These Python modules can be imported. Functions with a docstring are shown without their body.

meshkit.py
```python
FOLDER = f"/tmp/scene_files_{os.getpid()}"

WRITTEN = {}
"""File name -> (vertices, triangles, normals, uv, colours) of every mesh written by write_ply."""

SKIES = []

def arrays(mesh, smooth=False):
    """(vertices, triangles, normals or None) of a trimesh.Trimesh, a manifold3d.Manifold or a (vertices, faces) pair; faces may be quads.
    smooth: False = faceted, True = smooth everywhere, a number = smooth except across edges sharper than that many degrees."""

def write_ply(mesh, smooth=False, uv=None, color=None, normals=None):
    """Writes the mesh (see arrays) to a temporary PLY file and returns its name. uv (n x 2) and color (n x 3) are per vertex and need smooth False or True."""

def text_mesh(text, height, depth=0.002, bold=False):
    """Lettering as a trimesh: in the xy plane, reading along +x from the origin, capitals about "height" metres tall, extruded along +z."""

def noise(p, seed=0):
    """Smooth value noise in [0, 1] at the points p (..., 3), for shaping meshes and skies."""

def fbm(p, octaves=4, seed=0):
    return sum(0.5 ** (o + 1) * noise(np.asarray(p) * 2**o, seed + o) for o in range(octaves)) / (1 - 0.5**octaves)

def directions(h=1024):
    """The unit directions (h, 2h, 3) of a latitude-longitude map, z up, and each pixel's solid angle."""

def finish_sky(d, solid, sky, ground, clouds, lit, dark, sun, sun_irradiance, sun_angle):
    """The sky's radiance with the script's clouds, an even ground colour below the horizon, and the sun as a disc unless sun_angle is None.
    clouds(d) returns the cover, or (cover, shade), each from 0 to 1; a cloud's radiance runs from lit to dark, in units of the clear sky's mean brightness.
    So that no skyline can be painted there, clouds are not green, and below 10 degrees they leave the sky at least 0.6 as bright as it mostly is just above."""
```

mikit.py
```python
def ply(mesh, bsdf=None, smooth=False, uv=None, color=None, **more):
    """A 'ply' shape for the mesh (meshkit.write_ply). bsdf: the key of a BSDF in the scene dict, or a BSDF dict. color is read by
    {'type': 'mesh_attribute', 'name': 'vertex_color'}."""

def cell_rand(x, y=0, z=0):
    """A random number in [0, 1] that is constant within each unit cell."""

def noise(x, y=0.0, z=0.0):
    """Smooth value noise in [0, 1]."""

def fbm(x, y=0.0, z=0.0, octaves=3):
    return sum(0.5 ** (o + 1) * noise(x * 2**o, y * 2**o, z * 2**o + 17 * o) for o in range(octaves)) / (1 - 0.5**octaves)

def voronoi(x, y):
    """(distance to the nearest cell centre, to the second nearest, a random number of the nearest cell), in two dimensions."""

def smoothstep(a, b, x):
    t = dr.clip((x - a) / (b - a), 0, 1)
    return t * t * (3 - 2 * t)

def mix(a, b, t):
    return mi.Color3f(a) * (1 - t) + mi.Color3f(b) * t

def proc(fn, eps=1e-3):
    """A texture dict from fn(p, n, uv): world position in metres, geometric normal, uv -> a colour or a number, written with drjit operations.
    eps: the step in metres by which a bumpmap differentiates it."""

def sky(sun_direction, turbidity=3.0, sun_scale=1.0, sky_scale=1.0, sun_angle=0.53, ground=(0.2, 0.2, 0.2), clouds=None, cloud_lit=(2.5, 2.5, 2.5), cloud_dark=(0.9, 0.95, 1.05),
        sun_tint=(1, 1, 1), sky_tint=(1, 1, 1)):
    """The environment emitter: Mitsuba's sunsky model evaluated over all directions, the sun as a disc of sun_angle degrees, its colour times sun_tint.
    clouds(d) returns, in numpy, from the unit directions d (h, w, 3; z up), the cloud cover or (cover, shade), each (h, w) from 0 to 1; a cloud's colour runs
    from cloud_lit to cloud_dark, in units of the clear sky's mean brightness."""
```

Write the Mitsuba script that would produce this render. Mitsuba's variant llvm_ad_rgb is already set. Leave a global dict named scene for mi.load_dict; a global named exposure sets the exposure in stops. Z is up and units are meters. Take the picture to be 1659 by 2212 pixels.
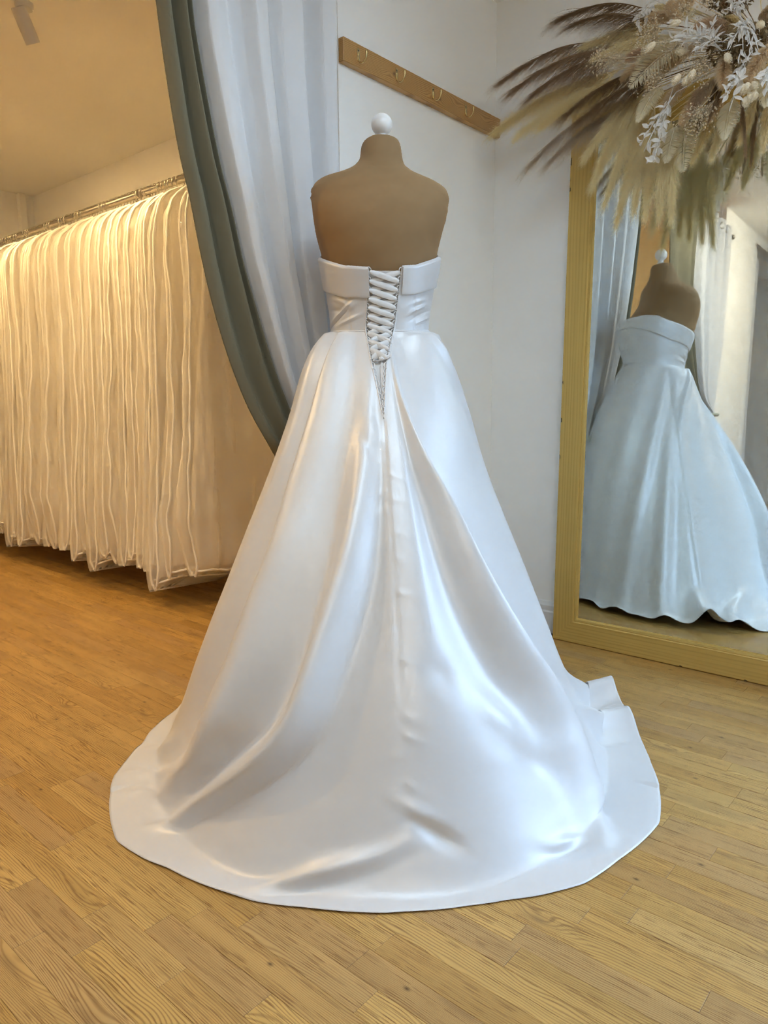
import math, numpy as np, trimesh, drjit as dr, mitsuba as mi, mikit, meshkit
from mikit import proc, noise, fbm, voronoi, cell_rand, smoothstep, mix
from scipy.interpolate import PchipInterpolator
T = mi.ScalarTransform4f
scene, labels = {}, {}
PI = math.pi
rng = np.random.default_rng(7)

# ------------------------------------------------------------------ camera, light, exposure
CAM = np.array([-2.6875, -1.7076, 0.97]); F_PX = 1570.6; PITCH, ROLL, YAW = 0.1538, -0.0080, 0.7122
_fw = np.array([math.cos(YAW) * math.cos(PITCH), math.sin(YAW) * math.cos(PITCH), -math.sin(PITCH)])
_r = np.array([math.sin(YAW), -math.cos(YAW), 0.0]); _u = np.cross(_r, _fw)
_up = -math.sin(ROLL) * _r + math.cos(ROLL) * _u
scene['camera'] = {'type': 'perspective', 'fov': math.degrees(2 * math.atan(829.5 / F_PX)), 'fov_axis': 'x', 'near_clip': 0.02, 'far_clip': 100.0,
                   'to_world': T().look_at(origin=CAM.tolist(), target=(CAM + _fw).tolist(), up=_up.tolist())}
exposure = 5.5
SKY_SCALE, WARM, FRONT, PANEL = 1.35, 2.75, 3.3, 0.20
scene['sky'] = mikit.sky((0.3, -0.5, 0.8), turbidity=4.0, sun_scale=0.0, sky_scale=SKY_SCALE, ground=(0.25, 0.25, 0.24),
                         clouds=lambda d: np.full(d.shape[:2], 0.85), cloud_lit=(0.74, 1.14, 1.68), cloud_dark=(0.9, 0.95, 1.0))
CEIL = 2.515

# ------------------------------------------------------------------ helpers
def numbered(key):
    if key not in labels and not any(k == key or k.startswith(key + '__') for k in scene): return key
    n = 1
    while any(k == f'{key}_{n:03d}' or k.startswith(f'{key}_{n:03d}__') for k in scene) or f'{key}_{n:03d}' in labels: n += 1
    return f'{key}_{n:03d}'
def thing(name, label, cat, group=None):
    key = numbered(name); labels[key] = {'label': label, 'category': cat}
    if group: labels[key]['group'] = group
    return key
_count = {}
def put(name, mesh, mat, parent=None, smooth=False, label=None, **kw):
    base = f'{parent}__{name}' if parent else name
    n = _count.get(base, 0); _count[base] = n + 1
    key = base if n == 0 else f'{base}_{n:03d}'
    scene[key] = mesh if isinstance(mesh, dict) else mikit.ply(mesh, mat, smooth, **kw)
    if label: labels[key] = {'label': label}
    return key
def struct(name, mesh, mat, label, smooth=False, **kw):
    scene[name] = mikit.ply(mesh, mat, smooth, **kw); labels[name] = {'label': label, 'category': name.split('_')[0], 'kind': 'structure'}
def tm(v, f): return trimesh.Trimesh(np.asarray(v, float), np.asarray(f), process=False)
def cat(*ms): return trimesh.util.concatenate([m for m in ms])
def box(x0, x1, y0, y1, z0, z1):
    m = trimesh.creation.box(extents=(x1 - x0, y1 - y0, z1 - z0)); m.apply_translation(((x0 + x1) / 2, (y0 + y1) / 2, (z0 + z1) / 2)); return m
def rbox(x0, x1, y0, y1, z0, z1, b=0.003):
    p = []
    for X, sx in ((x0, 1), (x1, -1)):
        for Y, sy in ((y0, 1), (y1, -1)):
            for Z, sz in ((z0, 1), (z1, -1)):
                p += [(X, Y + sy * b, Z + sz * b), (X + sx * b, Y, Z + sz * b), (X + sx * b, Y + sy * b, Z)]
    return trimesh.convex.convex_hull(np.array(p))
def grid(P, closed=False, flip=False):
    P = np.asarray(P, float); n, m = P.shape[:2]
    i = np.arange(n if closed else n - 1); j = np.arange(m - 1); I, J = np.meshgrid(i, j, indexing='ij'); K = (I + 1) % n
    a, b, c, d = I * m + J, K * m + J, K * m + J + 1, I * m + J + 1
    f = np.concatenate([np.stack([a, b, c], -1).reshape(-1, 3), np.stack([a, c, d], -1).reshape(-1, 3)])
    return tm(P.reshape(-1, 3), f[:, ::-1] if flip else f)
def frames(p, up=None):
    t = np.gradient(p, axis=0); t /= np.linalg.norm(t, axis=1, keepdims=True) + 1e-12
    a = np.array([0, 0, 1.0]) if up is None else np.asarray(up, float)
    if abs(a @ t[0]) > 0.95: a = np.array([1.0, 0, 0])
    A = []
    for k in range(len(p)):
        a = a - (a @ t[k]) * t[k]; a /= np.linalg.norm(a) + 1e-12; A.append(a)
    A = np.array(A); return t, A, np.cross(t, A)
def tube(p, r, n=8, up=None, caps=True, flat=1.0):
    p = np.asarray(p, float); r = np.broadcast_to(np.asarray(r, float), (len(p),)); t, A, B = frames(p, up)
    g = np.arange(n) * 2 * PI / n
    P = p[None] + r[None, :, None] * (np.cos(g)[:, None, None] * A[None] + flat * np.sin(g)[:, None, None] * B[None])
    m = grid(P, closed=True, flip=True)
    if not caps: return m
    v = list(m.vertices) + [p[0], p[-1]]; k = len(m.vertices); L = len(p); f = list(m.faces)
    for i in range(n):
        j = (i + 1) % n
        f += [(k, j * L, i * L), (k + 1, i * L + L - 1, j * L + L - 1)]
    return tm(v, f)
def lathe(prof, n=32, at=(0, 0, 0)):
    prof = np.asarray(prof, float); g = np.arange(n) * 2 * PI / n
    P = np.stack([np.cos(g)[:, None] * prof[None, :, 0], np.sin(g)[:, None] * prof[None, :, 0], np.broadcast_to(prof[None, :, 1], (n, len(prof)))], -1) + np.asarray(at)
    return grid(P, closed=True)
def curve(pts, n):
    p = np.asarray(pts, float); d = np.concatenate([[0], np.cumsum(np.linalg.norm(np.diff(p, axis=0), axis=1))]); u = np.linspace(0, d[-1], n)
    return np.stack([PchipInterpolator(d, p[:, k])(u) for k in range(p.shape[1])], 1)

# ------------------------------------------------------------------ materials
def P(color, rough=0.6, spec=0.5, **kw):
    d = {'type': 'principled', 'base_color': color if isinstance(color, dict) else {'type': 'rgb', 'value': list(color)}, 'roughness': rough, 'specular': spec}; d.update(kw); return d
def two(b): return {'type': 'twosided', 'b': b}
def bump(b, fn, scale=1.0, eps=1e-3): return {'type': 'bumpmap', 'b': b, 't': proc(fn, eps), 'scale': scale}
wall_tex = lambda p, n, uv: mix((0.82, 0.815, 0.79), (0.86, 0.855, 0.83), fbm(p.x * 1.3, p.y * 1.3, p.z * 1.3, 3))
scene['m_wall'] = two(bump(P(proc(wall_tex), 0.75, 0.25), lambda p, n, uv: 0.0004 * fbm(p.x * 90, p.y * 90, p.z * 90, 2)))
scene['m_ceiling'] = two(P((0.80, 0.79, 0.76), 0.85, 0.2))
scene['m_trim'] = two(P((0.70, 0.70, 0.69), 0.35, 0.5))
scene['m_street'] = two(P((0.22, 0.21, 0.20), 0.8, 0.2))
scene['m_black'] = two(P((0.02, 0.02, 0.02), 0.6, 0.3))
scene['m_dark'] = two(P((0.06, 0.05, 0.035), 0.7, 0.3))
def plank_col(p, n, uv):
    idn = dr.floor(uv.x); s = (uv.x - idn) * 2.0; c = uv.y
    r1, r2, r3, r4 = (cell_rand(idn, k, 5) for k in (1, 2, 3, 4))
    kx = r1 * 0.5; ky = (r2 - 0.2) * 0.09
    d2 = dr.square((s - kx) / (0.05 + 0.10 * r3)) + dr.square((c - ky) / 0.022)
    bulge = dr.exp(-d2) * smoothstep(0.45, 0.75, r4)
    q = c * (150 + 110 * r3) + 2.6 * (noise(s * 5, c * 22, idn) - 0.5) + 1.3 * (noise(s * 16, c * 60, idn + 9) - .5) + 5.0 * bulge + (r4 - 0.5) * 12 * s
    ring = dr.abs((q - dr.floor(q)) - 0.5) * 2
    line = smoothstep(0.35, 1.0, ring) * (0.45 + 0.55 * noise(s * 7, c * 40, idn + 3))
    pore = smoothstep(0.52, 0.85, noise(s * 30, c * 800, idn + 21)) * smoothstep(0.25, 0.6, noise(s * 6, c * 120, idn + 2))
    tone = mix((0.50, 0.315, 0.104), (0.405, 0.235, 0.068), r2)
    tone = mix(tone, mi.Color3f(0.40, 0.25, 0.105), 0.7 * smoothstep(0.6, 0.95, r3))
    tone = tone * (0.80 + 0.30 * fbm(s * 3, c * 30, idn, 2))
    col = mix(tone, mi.Color3f(0.19, 0.092, 0.028), dr.minimum(0.78 * line + 0.60 * pore, 0.92))
    col = mix(col, mi.Color3f(0.16, 0.085, 0.035), 0.55 * dr.exp(-6 * d2) * smoothstep(0.6, 0.8, r4))
    kn = dr.square((s - r3 * 0.45) / 0.006) + dr.square((c - 0.012 - r1 * 0.036) / 0.0035)
    return mix(col, mi.Color3f(0.07, 0.035, 0.015), dr.exp(-kn) * 0.9 * smoothstep(0.55, 0.6, r2))
scene['m_plank'] = bump(P(proc(plank_col), 0.40, 0.28), lambda p, n, uv: 0.00012 * noise((uv.x - dr.floor(uv.x)) * 60, uv.y * 900, dr.floor(uv.x)))
scene['m_subfloor'] = two(P((0.05, 0.03, 0.015), 0.8, 0.2))
def gold_col(p, n, uv):
    s, c = uv.x, uv.y; q = c * 75 + 1.6 * fbm(s * 1.1, c * 9, 3.0, 2) + .35 * noise(s * 6, c * 60, 7)
    g = smoothstep(0.35, 1.0, dr.abs((q - dr.floor(q)) - 0.5) * 2)
    col = mix((0.62, 0.43, 0.125), (0.47, 0.30, 0.068), 0.40 * g + 0.3 * noise(s * 3, c * 240, 1))
    chip = smoothstep(0.78, 0.82, noise(s * 55, c * 55, 5)) * smoothstep(0.0035, 0.0015, dr.abs(c - 0.0035)) * smoothstep(0.5, 0.6, noise(s * 3.1, 2.0, 8.0))
    return mix(col, mi.Color3f(0.06, 0.04, 0.02), chip)
scene['m_gold'] = two(bump(P(proc(gold_col), 0.34, 0.5, metallic=0.25), lambda p, n, uv: 0.00025 * fbm(uv.x * 6, uv.y * 260, 2.0, 2)))
def pine_col(p, n, uv):
    s, c = uv.x, uv.y; k = dr.exp(-(dr.square((s - 0.22) / 0.03) + dr.square((c - 0.035) / 0.012))) + dr.exp(-(dr.square((s - 0.47) / 0.04) + dr.square((c - 0.03) / 0.012)))
    k2 = dr.exp(-(dr.square((s - 0.60) / 0.05) + dr.square((c - 0.035) / 0.018))) + dr.exp(-(dr.square((s - 0.80) / 0.05) + dr.square((c - 0.03) / 0.016)))
    q = c * 170 + 5 * (noise(s * 4, c * 18, 2) - .5) - 2.8 * k + 3.0 * k2
    g = smoothstep(0.3, 1.0, dr.abs((q - dr.floor(q)) - 0.5) * 2)
    col = mix((0.46, 0.265, 0.095), (0.295, 0.145, 0.042), 0.8 * g)
    kn = dr.exp(-(dr.square((s - 0.245) / 0.007) + dr.square((c - 0.036) / 0.006))) + dr.exp(-(dr.square((s - 0.50) / 0.008) + dr.square((c - 0.030) / 0.005)))
    return mix(col, mi.Color3f(0.10, 0.045, 0.02), dr.minimum(0.9 * kn, 0.9))
scene['m_pine'] = two(P(proc(pine_col), 0.38, 0.45))
scene['m_brass'] = two({'type': 'roughconductor', 'alpha': 0.22, 'specular_reflectance': {'type': 'rgb', 'value': [0.72, 0.55, 0.28]}, 'material': 'none'})
scene['m_steel'] = two({'type': 'roughconductor', 'alpha': 0.16, 'specular_reflectance': {'type': 'rgb', 'value': [0.66, 0.63, 0.58]}, 'material': 'none'})
scene['m_mirror'] = two({'type': 'conductor', 'material': 'none', 'specular_reflectance': {'type': 'rgb', 'value': [0.86, 0.92, 0.89]}})
scene['m_satin'] = two(bump(P((0.575, 0.575, 0.58), 0.40, 0.7, metallic=0.12), lambda p, n, uv: 0.00003 * noise(p.x * 900, p.y * 900, p.z * 900)))
scene['m_ribbon'] = two(P((0.62, 0.62, 0.62), 0.45, 0.4))
def velvet_col(p, n, uv): return mix((0.225, 0.140, 0.066), (0.26, 0.165, 0.082), fbm(p.x * 25, p.y * 25, p.z * 25, 3))
scene['m_velvet'] = two(bump(P(proc(velvet_col), 0.8, 0.2, sheen=1.0, sheen_tint=0.4), lambda p, n, uv: 0.0004 * noise(p.x * 700, p.y * 700, p.z * 700)))
scene['m_white_wood'] = two(P((0.74, 0.735, 0.72), 0.22, 0.5, clearcoat=0.4, clearcoat_gloss=0.9))
scene['m_curtain'] = two(bump(P((0.66, 0.665, 0.675), 0.85, 0.15, sheen=0.4), lambda p, n, uv: 0.00015 * noise(p.x * 500, p.y * 500, p.z * 500)))
scene['m_lining'] = two(bump(P((0.150, 0.142, 0.098), 0.85, 0.15, sheen=0.5), lambda p, n, uv: 0.0002 * noise(p.x * 600, p.y * 600, p.z * 600)))
scene['m_rope'] = two(P((0.42, 0.45, 0.38), 0.7, 0.3))

# ------------------------------------------------------------------ the rooms
FX, FY, BX, BY = -6.6, -4.75, -4.35, 4.12
WY0, WY1, WZ0, WZ1 = -4.6, -1.78, 0.25, 2.40
struct('wall_right', cat(box(0.0, 0.15, WY1, BY + .15, -0.05, CEIL + .1), box(0, .15, FY - .15, WY0, -.05, CEIL + .1), box(0, .15, WY0, WY1, -.05, WZ0), box(0, .15, WY0, WY1, WZ1, CEIL + .1)), 'm_wall', 'off-white plaster wall running behind the mirror and behind the garment rail, with the shop window in it beyond the frame')
struct('wall_back', box(-0.912, 0.0, 0.0, 0.11, -0.05, CEIL), 'm_wall', 'off-white plaster wall that carries the wooden hook rail')
struct('wall_middle', box(-4.38, -3.46, 0.0, 0.11, -0.05, CEIL), 'm_wall', 'cream wall pier between the curtained opening and the closet, seen in the mirror')
struct('wall_closet', cat(box(FX - .15, -4.38, 0.0, 0.11, 2.385, CEIL), box(FX - .15, -4.35, 1.35, 1.45, -.05, CEIL), box(-4.45, -4.35, 0.11, 1.35, -.05, CEIL), box(FX - .15, FX, .11, 1.35, -.05, CEIL)), 'm_wall', 'walls of the closet beyond the pier, seen in the mirror')
struct('wall_far', box(BX - .15, 0.0, BY, BY + .15, -0.05, CEIL), 'm_wall', 'cream far wall of the stock room')
struct('wall_left', cat(box(FX - .15, FX, FY - .15, 0.0, -0.05, CEIL), box(BX - .15, BX, 1.45, BY, -0.05, CEIL)), 'm_wall', 'left walls of both rooms')
struct('wall_front', box(FX - .15, 0, FY - .15, FY, -.05, CEIL), 'm_wall', 'front wall of the shop behind the camera')
fr = [rbox(.04, .10, WY0, WY1, WZ0, WZ0 + .06), rbox(.04, .10, WY0, WY1, WZ1 - .06, WZ1)]
for k in range(3):
    y = WY0 + k * (WY1 - WY0 - .06) / 2; fr.append(rbox(.04, .10, y, y + .06, WZ0, WZ1))
struct('window_1', cat(*fr), 'm_trim', 'white framed shop window to the right of the mirror, outside the frame')
for k in range(2):
    w = (WY1 - WY0 - .06) / 2; y = WY0 + .06 + k * w
    put('pane', tm([(.07, y, WZ0 + .06), (.07, y + w - .06, WZ0 + .06), (.07, y + w - .06, WZ1 - .06), (.07, y, WZ1 - .06)], [(0, 1, 2), (0, 2, 3)]), {'type': 'thindielectric', 'int_ior': 1.5}, 'window_1')
struct('ceiling', box(FX - .15, 0.15, FY - .15, BY + .15, CEIL, CEIL + .12), 'm_ceiling', 'plain white painted ceiling')
struct('floor', box(FX - .15, 0.15, FY - .15, BY + .15, -0.06, -0.010), 'm_subfloor', 'oak strip floor of narrow planks')
def skirting(a, b, axis, off, sgn):
    prof = [(0, 0), (0.018, 0), (0.018, 0.085), (0.014, 0.092), (0.014, 0.112), (0.009, 0.120), (0.005, 0.128), (0, 0.13)]
    v, n = [], len(prof)
    for t in (a, b):
        for d, z in prof: v.append((t, off + sgn * d, z) if axis == 0 else (off + sgn * d, t, z))
    f = []
    for k in range(n):
        j = (k + 1) % n; f += [(k, j, n + j), (k, n + j, n + k)]
    for k in range(1, n - 1): f += [(0, k, k + 1), (n, n + k + 1, n + k)]
    m = tm(v, f); m.fix_normals(); return m
struct('baseboard_right', skirting(WY1 - 2.8, 0.0, 1, 0.0, -1), 'm_trim', 'white moulded skirting board along the mirror wall')
struct('baseboard_back', skirting(-0.912, -0.018, 0, 0.0, -1), 'm_trim', 'white moulded skirting board under the hook rail wall')
struct('baseboard_middle', skirting(-4.38, -3.46, 0, 0.0, -1), 'm_trim', 'white skirting board at the foot of the pier')
struct('baseboard_stock', skirting(0.11, BY, 1, 0.0, -1), 'm_trim', 'white skirting board behind the garment rail')
struct('trim_1', rbox(-0.125, -0.075, BY - .05, BY, 0, CEIL, .004), 'm_wall', 'boxed pipe cover in the far corner of the stock room')
struct('trim_2', rbox(-6.55, -4.37, -0.012, 0.03, 2.375, 2.43, .003), {'type': 'ref', 'id': 'm_steel'}, 'grey curtain track over the closet opening')
struct('trim_3', cat(rbox(-4.385, -4.357, -0.02, 0.11, 0, 2.38, .003)), 'm_trim', 'white edge trim of the closet opening')
struct('trim_4', box(-6.5, -3.45, -0.255, -0.225, 0.0, 0.006), 'm_trim', 'pale threshold strip on the floor before the closet')

struct('wall_street', box(12, 12.8, -30, 20, -0.5, 5.0), 'm_street', 'house front across the street, outside the shop window')
struct('ground', box(.16, 40, -40, 30, -0.5, -0.12), 'm_street', 'pavement and street outside the shop window')
# ------------------------------------------------------------------ oak strips, each its own piece
PITCH_X = 0.0592
rows = [(-1.413 - PITCH_X * k) for k in range(-23, 90)]
fixed = {round(-1.413, 4): -1.248}
def plank_mesh(x0, x1, y0, y1, idn, dz):
    g, b, zt = 0.00025, 0.0007, dz
    q = [(x0 + g, y0 + g), (x1 - g, y0 + g), (x1 - g, y1 - g), (x0 + g, y1 - g)]
    t = [(x0 + g + b, y0 + g + b), (x1 - g - b, y0 + g + b), (x1 - g - b, y1 - g - b), (x0 + g + b, y1 - g - b)]
    v = [(*a, -0.009) for a in q] + [(*a, zt - 0.0004) for a in q] + [(*a, zt) for a in t]
    f = [(8, 9, 10), (8, 10, 11)]
    for k in range(4):
        j = (k + 1) % 4; f += [(k, j, 4 + j), (k, 4 + j, 4 + k), (4 + k, 4 + j, 8 + j), (4 + k, 8 + j, 8 + k)]
    uv = [(idn + 0.02 + (p[1] - y0) / 2, p[0] - x0) for p in v]
    return np.array(v), np.array(f), np.array(uv)
def project(p):
    d = np.atleast_2d(p) - CAM; z = d @ _fw; z = np.where(z < .05, np.nan, z)
    return np.stack([829.5 + F_PX * (d @ _r) / z, 1106 - F_PX * (d @ _u) / z], 1)
planks = []; prng = np.random.default_rng(11); idn = 0
for x1 in rows:
    x0 = x1 - PITCH_X
    if x1 > 0.02 or x0 < -6.62: continue
    y = FY - prng.uniform(0, .4); ylim = BY if x0 > BX else 1.4
    k = int(round((-1.413 - x1) / PITCH_X))
    brk = {0: -1.248, 2: -1.415, 12: -0.533, 11: -0.71}.get(k)
    while y < ylim:
        L = prng.choice([0.28, 0.36, 0.42, 0.48, 0.55]) + prng.uniform(-.03, .03)
        if brk is not None and y < brk - 0.15 and y + L > brk - 0.15: L = brk - y
        planks.append((x0, min(x1, 0.02), y, min(y + L, ylim), idn, prng.normal(0, .00012))); idn += 1; y += L
def seen(pl):
    q = project(np.array([(pl[0], pl[2], 0), (pl[1], pl[2], 0), (pl[1], pl[3], 0), (pl[0], pl[3], 0)]))
    if np.isnan(q).any() or q[:, 0].max() < 0 or q[:, 0].min() > 1659 or q[:, 1].min() > 2212: return 0
    c = np.array([(pl[0] + pl[1]) / 2, (pl[2] + pl[3]) / 2]) - np.array([-1.12, -.36])
    if np.hypot(*c) < 0.33 or np.ptp(np.clip(q[:, 0], 0, 1659)) < 4: return 0
    x, y = q[:, 0], q[:, 1]; return abs(0.5 * np.sum(x * np.roll(y, -1) - y * np.roll(x, -1)))
planks.sort(key=seen, reverse=True)
for pl in planks[:285]:
    v, f, uv = plank_mesh(*pl); put('plank', tm(v, f), 'm_plank', 'floor', uv=uv)
V, Fc, U, o = [], [], [], 0
for pl in planks[285:]:
    v, f, uv = plank_mesh(*pl); V.append(v); Fc.append(f + o); U.append(uv); o += len(v)
kf = put('strip_field', tm(np.vstack(V), np.vstack(Fc)), 'm_plank', 'floor', uv=np.vstack(U)); labels[kf] = {'label': 'remaining oak strips farther off', 'kind': 'stuff'}

# ------------------------------------------------------------------ the leaning mirror
MX, LEAN, MYAW = -0.087, math.radians(1.1), 0.0132
mk = thing('floor_mirror', 'tall floor mirror in a gold painted wooden frame leaning on the wall', 'mirror')
FW, FT, MY0, MW, MH = 0.104, 0.030, -0.362, 1.18, 2.0
def mplace(m):   # local: x depth (0 front, + back), y along the wall (0 left edge, - right), z up
    v = m.vertices.copy(); X = v[:, 0] * math.cos(LEAN) + v[:, 2] * math.sin(LEAN); Z = -v[:, 0] * math.sin(LEAN) + v[:, 2] * math.cos(LEAN)
    Z = Z + FT * math.sin(LEAN) + .001; Y = v[:, 1]
    m.vertices = np.stack([MX + X - MYAW * Y, MY0 + Y, Z], 1); return m
def member(pts_outer, pts_inner):   # a mitred frame member with a bevelled inner bead
    (a, b), (c, d) = pts_outer, pts_inner
    a, b, c, d = map(np.array, (a, b, c, d)); prof = [(0, FT), (0, 0.003), (0.03, 0.0), (0.82, 0.0), (0.86, .003), (0.88, .001), (0.95, .002), (1.0, .010), (1.0, FT)]
    v, uv = [], []
    L = np.linalg.norm(b - a)
    for s, (o, i) in enumerate(((a, c), (b, d))):
        for t, dep in prof:
            q = o + (i - o) * t; v.append((dep, q[0], q[1])); uv.append((np.dot(q - a, (b - a) / L), FW * t))
    n = len(prof); f = []
    for k in range(n - 1): f += [(k, k + 1, n + k + 1), (k, n + k + 1, n + k)]
    f += [(n - 1, 0, n), (n - 1, n, 2 * n - 1)]
    m = tm(v, f); return mplace(m), np.array(uv)
oc = [(0, 0), (-MW, 0), (-MW, MH), (0, MH)]; ic = [(-FW, FW), (-MW + FW, FW), (-MW + FW, MH - FW), (-FW, MH - FW)]
for k, nm in ((3, 'frame_stile'), (0, 'frame_rail'), (1, 'frame_stile'), (2, 'frame_rail')):
    m, uv = member((oc[k], oc[(k + 1) % 4]), (ic[k], ic[(k + 1) % 4])); uv[:, 0] += 3.3 * k; put(nm, m, 'm_gold', mk, uv=uv)
put('glass', mplace(box(0.010, 0.016, -MW + FW - .004, -FW + .004, FW - .004, MH - FW + .004)), 'm_mirror', mk, label='silvered mirror glass')
put('backing', mplace(box(0.018, FT - .002, -MW + .02, -.02, .02, MH - .02)), 'm_dark', mk)

# ------------------------------------------------------------------ hook rail
hk = thing('coat_hook_rail', 'pine board with four brass coat hooks fixed high on the white wall', 'hook rail')
m = rbox(-0.911, 0.0, -0.0235, -0.0005, 2.0105, 2.081, .002)
put('board', m, 'm_pine', hk, uv=np.stack([m.vertices[:, 0] + .911, m.vertices[:, 2] - 2.0105], 1))
for hx in (-0.845, -0.655, -0.452, -0.247):
    z0 = 2.0475
    pl = trimesh.creation.extrude_polygon(__import__('shapely').geometry.Polygon([(math.cos(a) * .0065, math.sin(a) * .0065 + (.013 if math.sin(a) > 0 else -.013)) for a in np.linspace(0, 2 * PI, 33)[:-1]]), .0018)
    pl.vertices = np.stack([hx + pl.vertices[:, 0], -0.0235 - pl.vertices[:, 2], z0 + pl.vertices[:, 1]], 1)
    pth = curve([(hx, -.0245, z0 + .004), (hx, -.026, z0 - .012), (hx, -.032, z0 - .024), (hx, -.043, z0 - .028), (hx, -.055, z0 - .021), (hx, -.060, z0 - .006), (hx, -.0595, z0 + .004)], 26)
    arm = tube(pth, np.concatenate([np.full(19, .0022), np.linspace(.0024, .0040, 6), [.0030]]), 10)
    hkk = put('hook', cat(pl, arm), 'm_brass', hk, smooth=40, label='brass hook')
    for dz in (.012, -.006):
        sc = lathe([(0, .0012), (.0022, .0008), (.0028, 0)], 10); sc.vertices = np.stack([hx + sc.vertices[:, 0], -.0253 - sc.vertices[:, 2], z0 + dz + sc.vertices[:, 1]], 1); put('screw', sc, 'm_dark', hkk)

# ------------------------------------------------------------------ dress form and gown: local frame R (viewer's right), B (towards the viewer), z
CEN = np.array([-1.1085, -0.337]); RH = np.array([math.sin(YAW), -math.cos(YAW)]); BH = -np.array([math.cos(YAW), math.sin(YAW)])
def W(Pl):
    Pl = np.asarray(Pl, float); return np.concatenate([CEN + Pl[..., :1] * RH + Pl[..., 1:2] * BH, Pl[..., 2:3]], -1)
def wm(m):
    m.vertices = W(m.vertices); return m
TZ = [.98, 1.08, 1.165, 1.25, 1.32, 1.366, 1.413, 1.446, 1.48, 1.508, 1.528, 1.545, 1.558, 1.571, 1.582, 1.594, 1.612, 1.640, 1.655, 1.664, 1.669]
TL = [.150, .136, .134, .143, .152, .162, .174, .179, .183, .185, .184, .177, .160, .112, .082, .064, .052, .048, .040, .024, .004]
TR = [.150, .128, .128, .140, .150, .158, .170, .179, .186, .189, .182, .158, .128, .098, .081, .069, .063, .059, .054, .042, .010]
TF = [-.15, -.135, -.136, -.160, -.176, -.168, -.112, -.086, -.062, -.051, -.047, -.044, -.043, -.042, -.041, -.040, -.037, -.036, -.028, -.012, .012]
TB = [.150, .140, .145, .160, .183, .194, .198, .196, .187, .171, .158, .143, .130, .115, .106, .098, .088, .073, .064, .056, .03]
_c = 1 - np.clip((np.array(TF) + np.array(TB)) / 2, 0, 1) * np.clip((np.array(TZ) - 1.25) / .15, 0, 1) / 2.1
TZ = .97 + (np.array(TZ) - .97) * _c; TL = np.array(TL) * _c; TR = np.array(TR) * _c
_t = [PchipInterpolator(TZ, q) for q in (TL, TR, TF, TB)]
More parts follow.
